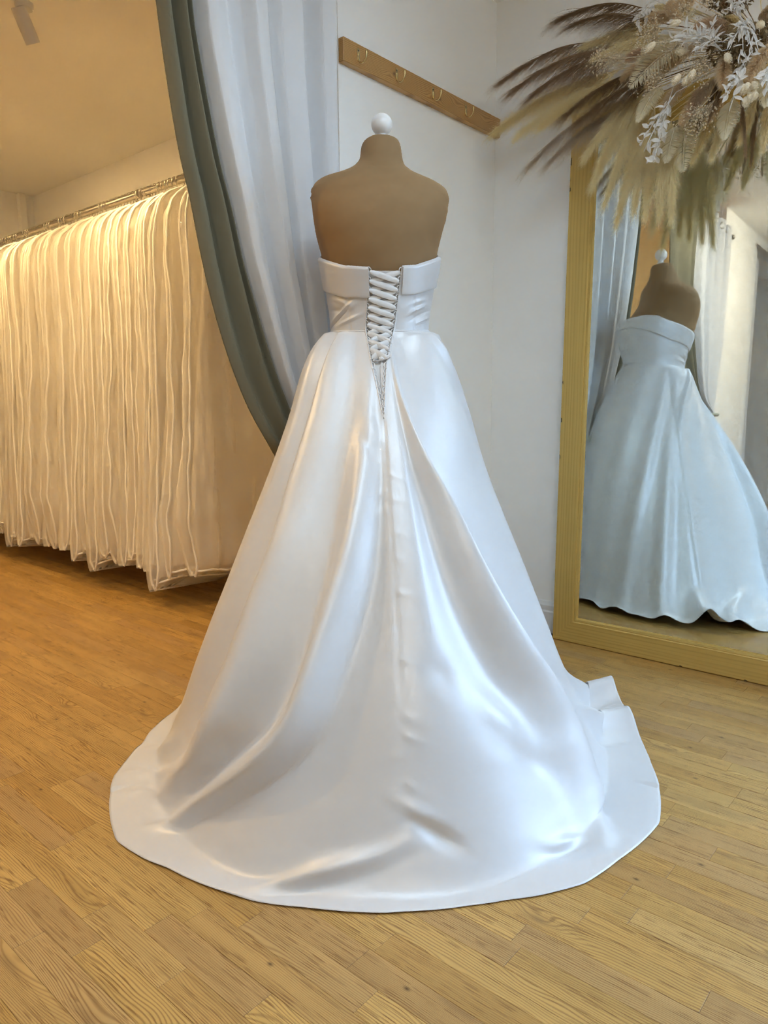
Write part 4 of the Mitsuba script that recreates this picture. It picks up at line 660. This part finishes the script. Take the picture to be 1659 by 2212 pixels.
ITEMS = [
 ('reed', (-0.16, -0.693, 2.205), (-0.2, -0.391, 2.262), 0.8),
 ('reed', (-0.16, -0.679, 2.182), (-0.24, -0.457, 2.209), 0.7),
 ('reed', (-0.15, -0.567, 2.149), (-0.22, -0.176, 2.118), 1.2),
 ('reed', (-0.17, -0.593, 2.113), (-0.26, -0.259, 2.06), 1.2),
 ('reed', (-0.17, -0.594, 2.092), (-0.24, -0.322, 2.034), 1.0),
 ('reed', (-0.2, -0.733, 2.008), (-0.28, -0.478, 1.924), 0.8),
 ('reed', (-0.22, -0.757, 1.968), (-0.3, -0.531, 1.884), 0.8),
 ('taupe', (-0.2, -0.645, 1.941), (-0.28, -0.342, 1.793), 1.0),
 ('taupe', (-0.2, -0.661, 1.915), (-0.26, -0.412, 1.796), 1.0),
 ('taupe', (-0.2, -0.828, 1.847), (-0.22, -0.783, 1.742), 0.7),
 ('reed', (-0.24, -1.001, 1.858), (-0.28, -1.035, 1.7), 0.5),
 ('reed', (-0.2, -1.042, 1.859), (-0.24, -1.044, 1.682), 0.5),
 ('reed', (-0.28, -0.961, 1.87), (-0.34, -0.951, 1.78), 0.5),
 ('reed', (-0.22, -0.952, 1.941), (-0.28, -0.906, 1.794), 0.5),
 ('pampas', (-0.16, -0.591, 2.06), (-0.2, -0.143, 1.963), 1.25),
 ('pampas', (-0.18, -0.617, 2.018), (-0.22, -0.258, 1.924), 1.1),
 ('pampas', (-0.2, -0.641, 2.019), (-0.26, -0.373, 1.918), 1.0),
 ('pampas', (-0.14, -0.733, 2.151), (-0.18, -0.481, 2.16), 1.0),
 ('pampas', (-0.15, -0.723, 2.13), (-0.2, -0.525, 2.102), 0.9),
 ('pampas', (-0.13, -0.743, 2.193), (-0.15, -0.565, 2.178), 0.9),
 ('pampas', (-0.2, -0.69, 1.964), (-0.26, -0.561, 1.692), 0.9),
 ('pampas', (-0.2, -0.706, 1.946), (-0.26, -0.604, 1.625), 0.9),
 ('pampas', (-0.2, -0.715, 1.923), (-0.26, -0.647, 1.559), 0.9),
 ('pampas', (-0.2, -0.731, 1.898), (-0.26, -0.703, 1.593), 0.9),
 ('pampas', (-0.2, -0.705, 1.974), (-0.26, -0.532, 1.785), 0.9),
 ('pampas', (-0.2, -0.74, 1.868), (-0.26, -0.739, 1.573), 0.9),
 ('pampas', (-0.2, -0.769, 1.875), (-0.26, -0.784, 1.565), 0.9),
 ('pampas', (-0.2, -0.675, 1.954), (-0.26, -0.583, 1.746), 0.9),
 ('pampas', (-0.2, -0.756, 1.85), (-0.26, -0.668, 1.628), 0.9),
 ('pampas', (-0.2, -0.785, 1.843), (-0.26, -0.822, 1.545), 0.9),
 ('pampas', (-0.2, -0.977, 1.876), (-0.22, -0.926, 1.711), 1.0),
 ('pampas', (-0.2, -1.042, 1.859), (-0.24, -1.01, 1.728), 1.0),
 ('pampas', (-0.2, -1.079, 1.862), (-0.24, -1.074, 1.701), 1.0),
 ('pampas', (-0.2, -0.937, 1.873), (-0.22, -0.871, 1.71), 0.9),
 ('pampas', (-0.13, -0.845, 2.16), (-0.14, -0.7, 2.224), 0.9),
 ('pampas', (-0.13, -0.897, 2.209), (-0.14, -0.784, 2.297), 1.0),
 ('pampas', (-0.13, -1.003, 2.186), (-0.14, -1.023, 2.312), 1.0),
 ('pampas', (-0.13, -1.083, 2.122), (-0.16, -1.19, 2.182), 1.0),
 ('pampas', (-0.16, -1.107, 2.029), (-0.2, -1.278, 1.962), 1.1),
 ('pampas', (-0.16, -1.112, 1.966), (-0.2, -1.291, 1.807), 1.1),
 ('pampas', (-0.18, -1.095, 1.914), (-0.22, -1.224, 1.697), 1.1),
 ('fox', (-0.28, -0.989, 2.021), (-0.33, -0.888, 2.035), 1.1),
 ('fox', (-0.27, -0.946, 2.066), (-0.29, -0.992, 2.017), 1.0),
 ('fox', (-0.28, -0.962, 1.958), (-0.34, -0.979, 1.85), 1.0),
 ('fox', (-0.28, -1.089, 1.951), (-0.34, -1.047, 1.848), 1.1),
 ('fox', (-0.22, -0.825, 2.029), (-0.27, -0.726, 1.934), 1.0),
 ('fox', (-0.2, -0.846, 2.043), (-0.25, -0.753, 1.967), 1.0),
 ('fox', (-0.22, -0.927, 1.922), (-0.28, -0.844, 1.795), 1.1),
 ('fox', (-0.22, -0.9, 1.916), (-0.28, -0.871, 1.815), 1.0),
 ('fox', (-0.24, -0.95, 1.859), (-0.28, -0.926, 1.789), 0.9),
 ('fox', (-0.2, -0.799, 2.137), (-0.22, -0.761, 2.181), 0.9),
 ('fox', (-0.18, -0.762, 2.162), (-0.2, -0.695, 2.163), 0.9),
 ('fox', (-0.18, -0.831, 2.186), (-0.22, -0.762, 2.155), 0.8),
 ('fox', (-0.25, -1.042, 2.042), (-0.3, -1.114, 2.025), 1.0),
 ('fox', (-0.25, -1.07, 1.985), (-0.3, -1.156, 1.907), 1.0),
 ('fox', (-0.22, -0.83, 1.935), (-0.27, -0.781, 1.853), 0.9),
 ('fox', (-0.2, -0.761, 2.041), (-0.24, -0.628, 1.99), 1.0),
 ('fox', (-0.18, -0.722, 2.072), (-0.22, -0.632, 2.058), 0.8),
 ('fox', (-0.24, -0.987, 2.088), (-0.26, -0.94, 2.115), 0.9),
 ('fern', (-0.26, -0.838, 2.036), (-0.32, -0.697, 1.93), 1.0),
 ('fern', (-0.24, -0.816, 2.072), (-0.28, -0.697, 2.007), 0.8),
 ('fern', (-0.28, -0.781, 1.924), (-0.33, -0.73, 1.819), 0.9),
 ('fern', (-0.28, -0.989, 1.831), (-0.32, -0.988, 1.713), 0.9),
 ('fern', (-0.28, -0.868, 2.112), (-0.3, -0.85, 2.073), 0.6),
 ('fern', (-0.24, -0.815, 1.812), (-0.28, -0.807, 1.695), 1.0),
 ('fern', (-0.22, -0.836, 1.826), (-0.26, -0.851, 1.664), 0.9),
 ('fern', (-0.28, -1.071, 1.89), (-0.32, -1.095, 1.775), 0.8),
 ('ruscus', (-0.32, -0.832, 1.898), (-0.38, -0.805, 1.671), 1.0),
 ('ruscus', (-0.32, -0.84, 1.877), (-0.36, -0.756, 1.742), 0.8),
 ('star', (-0.32, -0.967, 1.956), (-0.38, -0.88, 2.005), 1.0),
 ('star', (-0.33, -0.956, 1.98), (-0.38, -0.944, 2.003), 0.8),
 ('star', (-0.33, -0.95, 1.97), (-0.38, -0.909, 1.953), 0.8),
 ('star', (-0.32, -1.012, 2.027), (-0.38, -1.041, 1.915), 0.9),
 ('star', (-0.32, -0.999, 2.043), (-0.36, -1.021, 2.051), 0.8),
 ('star', (-0.32, -1.037, 2.019), (-0.38, -1.009, 1.942), 0.7),
 ('ruscus', (-0.33, -1.046, 1.924), (-0.38, -1.011, 1.812), 0.8),
 ('ruscus', (-0.2, -0.715, 2.217), (-0.22, -0.7, 2.172), 0.5),
 ('ruscus', (-0.32, -1.098, 1.894), (-0.36, -1.095, 1.829), 0.6),
 ('bunny', (-0.32, -0.864, 1.935), (-0.36, -0.846, 1.892), 1.0),
 ('bunny', (-0.32, -0.891, 1.927), (-0.36, -0.877, 1.881), 1.0),
 ('bunny', (-0.32, -0.897, 1.938), (-0.36, -0.895, 1.891), 1.0),
 ('bunny', (-0.32, -0.85, 2.072), (-0.36, -0.833, 2.054), 1.0),
 ('bunny', (-0.32, -1.035, 1.863), (-0.36, -1.042, 1.813), 1.0),
 ('bunny', (-0.32, -1.041, 1.862), (-0.36, -1.054, 1.816), 1.0),
 ('bunny', (-0.32, -1.053, 1.858), (-0.36, -1.074, 1.817), 1.0),
 ('bunny', (-0.32, -1.049, 1.835), (-0.36, -1.064, 1.789), 1.0),
 ('bunny', (-0.32, -1.043, 1.824), (-0.36, -1.05, 1.781), 1.0),
 ('bunny', (-0.32, -1.059, 1.832), (-0.36, -1.073, 1.793), 1.0),
 ('bunny', (-0.32, -0.966, 1.968), (-0.36, -1.0, 1.909), 1.0),
 ('bunny', (-0.32, -1.074, 1.996), (-0.36, -1.073, 1.976), 1.0),
 ('bunny', (-0.32, -0.803, 2.055), (-0.36, -0.758, 2.004), 1.0),
 ('bunny', (-0.32, -0.875, 1.983), (-0.36, -0.855, 1.973), 1.0),
 ('gyp', (-0.26, -0.725, 2.019), (-0.33, -0.595, 2.044), 1.0),
 ('gyp', (-0.26, -0.711, 2.009), (-0.33, -0.619, 2.013), 1.0),
 ('gyp', (-0.26, -0.779, 2.096), (-0.33, -0.749, 2.078), 1.0),
 ('gyp', (-0.26, -0.781, 2.069), (-0.33, -0.744, 2.05), 1.0),
 ('gyp', (-0.26, -0.8, 1.971), (-0.33, -0.771, 1.925), 1.0),
 ('gyp', (-0.26, -0.908, 1.992), (-0.33, -0.894, 1.936), 1.0),
 ('gyp', (-0.26, -0.922, 1.975), (-0.33, -0.915, 1.908), 1.0),
 ('gyp', (-0.26, -0.915, 1.875), (-0.33, -0.902, 1.779), 1.0),
 ('gyp', (-0.26, -0.93, 1.845), (-0.33, -0.922, 1.789), 1.0),
 ('gyp', (-0.26, -0.832, 2.143), (-0.33, -0.852, 2.093), 1.0),
 ('gyp', (-0.26, -0.873, 2.136), (-0.33, -0.923, 2.1), 1.0),
 ('gyp', (-0.26, -0.824, 2.036), (-0.33, -0.83, 2.005), 1.0),
 ('head', (-0.2, -0.967, 2.033), (-0.28, -0.952, 2.004), 1.0),
 ('head', (-0.2, -0.967, 2.033), (-0.28, -0.948, 1.974), 1.0),
 ('head', (-0.2, -0.967, 2.033), (-0.28, -1.005, 1.976), 1.0),
 ('head', (-0.2, -0.967, 2.033), (-0.28, -1.035, 1.979), 1.0),
 ('head', (-0.2, -0.967, 2.033), (-0.28, -1.059, 1.984), 1.0),
 ('head', (-0.2, -0.967, 2.033), (-0.28, -1.007, 1.939), 1.0),
 ('head', (-0.2, -0.967, 2.033), (-0.28, -0.983, 1.927), 1.0),
 ('head', (-0.2, -0.967, 2.033), (-0.28, -0.947, 2.099), 1.0),
 ('head', (-0.2, -0.967, 2.033), (-0.28, -0.997, 2.101), 1.0),
 ('head', (-0.2, -0.967, 2.033), (-0.28, -0.945, 2.124), 1.0),
]
fa = thing('dried_flower_arrangement', 'large dried arrangement of pampas plumes, ferns and white leaves above the floor mirror', 'flower arrangement')
frng = np.random.default_rng(21)
def rnd(n): return frng.normal(size=(n, 3))
for kind, b, t, r in ITEMS:
    b, t = np.array(b), np.array(t); L = np.linalg.norm(t - b); ax = (t - b) / L
    if kind == 'pampas':
        Rr = rachis(b, t, .06); n = int(1500 * r); u = frng.beta(1.15, 1.1, n); idx = u * (len(Rr) - 1); i0 = np.minimum(idx.astype(int), len(Rr) - 2); p = Rr[i0] + (Rr[i0 + 1] - Rr[i0]) * (idx - i0)[:, None]
        rd_ = rnd(n); rd_ -= (rd_ @ ax)[:, None] * ax; rd_ /= np.linalg.norm(rd_, axis=1, keepdims=True)
        sp = .40 * (1 - .5 * u)[:, None]; Lh = (.045 + .075 * (1 - u) * np.minimum(1, u * 4 + .4)) * frng.uniform(.6, 1.25, n) * r * min(1.2, L / .25)
        m1 = blades(p, ax * 1.0 + rd_ * sp * frng.uniform(.3, 1.2, (n, 1)), Lh, .0011, .32, 3, rnd(n) * .006, frng)
        k = n // 2; q = frng.integers(0, n, k); m2 = blades(p[q] + ax * (Lh[q] * .45)[:, None] + rd_[q] * (Lh[q] * .12)[:, None], ax + rd_[q] * .7 + rnd(k) * .35, Lh[q] * .35, .0009, .4, 2, None, frng)
        put('pampas_plume', cat(m1, m2, tube(Rr, .0016, 5, caps=False), stemto(b)), frng.choice(['f_pampas', 'f_pampas', 'f_pampas2']), fa)
    elif kind in ('reed', 'taupe'):
        Rr = rachis(b, t, .12); n = int((520 if kind == 'reed' else 620) * r); u = frng.uniform(0, 1, n) ** .8; idx = u * (len(Rr) - 1.001); i0 = idx.astype(int); p = Rr[i0]
        dn = np.array([0, 0, -1.0]); d = ax * frng.uniform(.9, 1.3, (n, 1)) + dn * frng.uniform(.05, .75, (n, 1)) * (1 - .55 * u)[:, None] + rnd(n) * .07 + np.array([-1, 0, 0]) * frng.uniform(-.1, .25, (n, 1))
        Lh = frng.uniform(.07, .155, n) * (1 - .45 * u) * min(1.25, L / .22)
        put('reed_plume' if kind == 'reed' else 'grass_plume', cat(blades(p, d, Lh, .0014 if kind == 'reed' else .0011, .28, 3, None, frng), tube(Rr, .0018, 5, caps=False), stemto(b)), frng.choice(['f_reed', 'f_reed', 'f_reed2']) if kind == 'reed' else 'f_taupe', fa)
    elif kind == 'fox':
        Rr = rachis(b, t, .10); n = int(2600 * r); u = frng.uniform(0, 1, n); idx = u * (len(Rr) - 1.001); i0 = idx.astype(int); p = Rr[i0] + (Rr[i0 + 1] - Rr[i0]) * (idx - i0)[:, None]
        rd_ = rnd(n); rd_ -= (rd_ @ ax)[:, None] * ax; rd_ /= np.linalg.norm(rd_, axis=1, keepdims=True); env = np.sin(PI * (u * .86 + .12)) ** .6
        put('foxtail_plume', cat(blades(p + rd_ * .004, ax * .75 + rd_ * .8, .030 * env * frng.uniform(.7, 1.15, n) * r, .0011, .15, 2, None, frng), tube(Rr, .004, 6), stemto(b)), frng.choice(['f_beige', 'f_pampas', 'f_pink', 'f_beige']), fa)
    elif kind == 'fern':
        Rr = rachis(b, t, .10, 44); m = []; up = np.array([-1.0, .1, .2]); n = len(Rr)
        for sd in (-1, 1):
            u = np.linspace(.08, 1, n - 3); p = Rr[3:]; sv = np.cross(ax, up); sv /= np.linalg.norm(sv); Lp = r * .055 * np.sin(PI * np.clip(u * .8 + .18, 0, 1)) ** .8 * min(1.3, L / .17) + .004
            m.append(leafset(p, ax * .55 + sd * sv * 1.0 + rnd(len(p)) * .06, Lp, np.full(len(p), .0042), frng, up))
        put('fern_frond', cat(*m, tube(Rr, .0013, 5, caps=False), stemto(b)), 'f_fern', fa)
    elif kind in ('ruscus', 'star'):
        n = int((34 if kind == 'ruscus' else 26) * r) + 6; sp = .030 if kind == 'ruscus' else .022
        br = [rachis(b, t + rnd(1)[0] * .02 * (j > 0), .05 if kind == 'ruscus' else .12, 16) for j in range(3)]; p = np.concatenate([q[4:] for q in br]); p = p[frng.integers(0, len(p), n)] + rnd(n) * .004
        d = ax * .7 + rnd(n) * .75; Lf = frng.uniform(.022, .034, n) if kind == 'ruscus' else frng.uniform(.026, .042, n); wf = Lf * (.46 if kind == 'ruscus' else .26)
        put('white_leaf_branch', cat(leafset(p, d, Lf, wf, frng, rnd(1)[0] * .3 + np.array([-1, 0, .3])), *[tube(q, .0011, 5, caps=False) for q in br], stemto(b)), 'f_ruscus', fa, label='bleached white leafy branch')
    elif kind == 'bunny':
        n = 500; u = frng.uniform(0, 1, n); L2 = .036; c0 = t - ax * L2; rd_ = rnd(n); rd_ -= (rd_ @ ax)[:, None] * ax; rd_ /= np.linalg.norm(rd_, axis=1, keepdims=True); env = np.sin(PI * np.clip(u * .9 + .08, 0, 1)) ** .7
        body = trimesh.creation.icosphere(2, 1.0); q1 = np.cross(ax, [0, 1, .3]); q1 /= np.linalg.norm(q1); q2 = np.cross(ax, q1); v_ = body.vertices
        body = tm(c0 + ax * L2 * .5 + v_[:, :1] * ax * L2 * .5 + v_[:, 1:2] * q1 * .009 + v_[:, 2:] * q2 * .009, body.faces)
        put('bunny_tail', cat(body, blades(c0 + ax * (u * L2)[:, None] + rd_ * (.0075 * env)[:, None], ax * 1.0 + rd_ * .5, np.full(n, .010), .0009, .0, 2, None, frng), stemto(c0, .001)), 'f_bunny', fa)
    elif kind == 'gyp':
        n = 90; e = t + rnd(n) * [.012, .020, .020]; ball = trimesh.creation.icosphere(0, 1.0); s_ = frng.uniform(.0016, .0030, n)
        V_ = (e[:, None] + ball.vertices[None] * s_[:, None, None]).reshape(-1, 3); F_ = (ball.faces[None] + (np.arange(n) * 12)[:, None, None]).reshape(-1, 3)
        mid = b + (t - b) * .5; st = blades(mid + rnd(n) * .003, e - mid, np.linalg.norm(e - mid, axis=1), .0009, 0, 1, None, frng)
        put('seed_cluster', cat(tm(V_, F_), st, stemto(mid)), 'f_gyp', fa)
    elif kind == 'head':
        n = 150; d = rnd(n); d /= np.linalg.norm(d, axis=1, keepdims=True); p = t + d * .030; dd_ = d + rnd(n) * .5
        put('brown_flower_head', cat(leafset(p, dd_, frng.uniform(.009, .015, n), np.full(n, .010), frng, rnd(1)[0]), stemto(t)), 'f_head', fa)
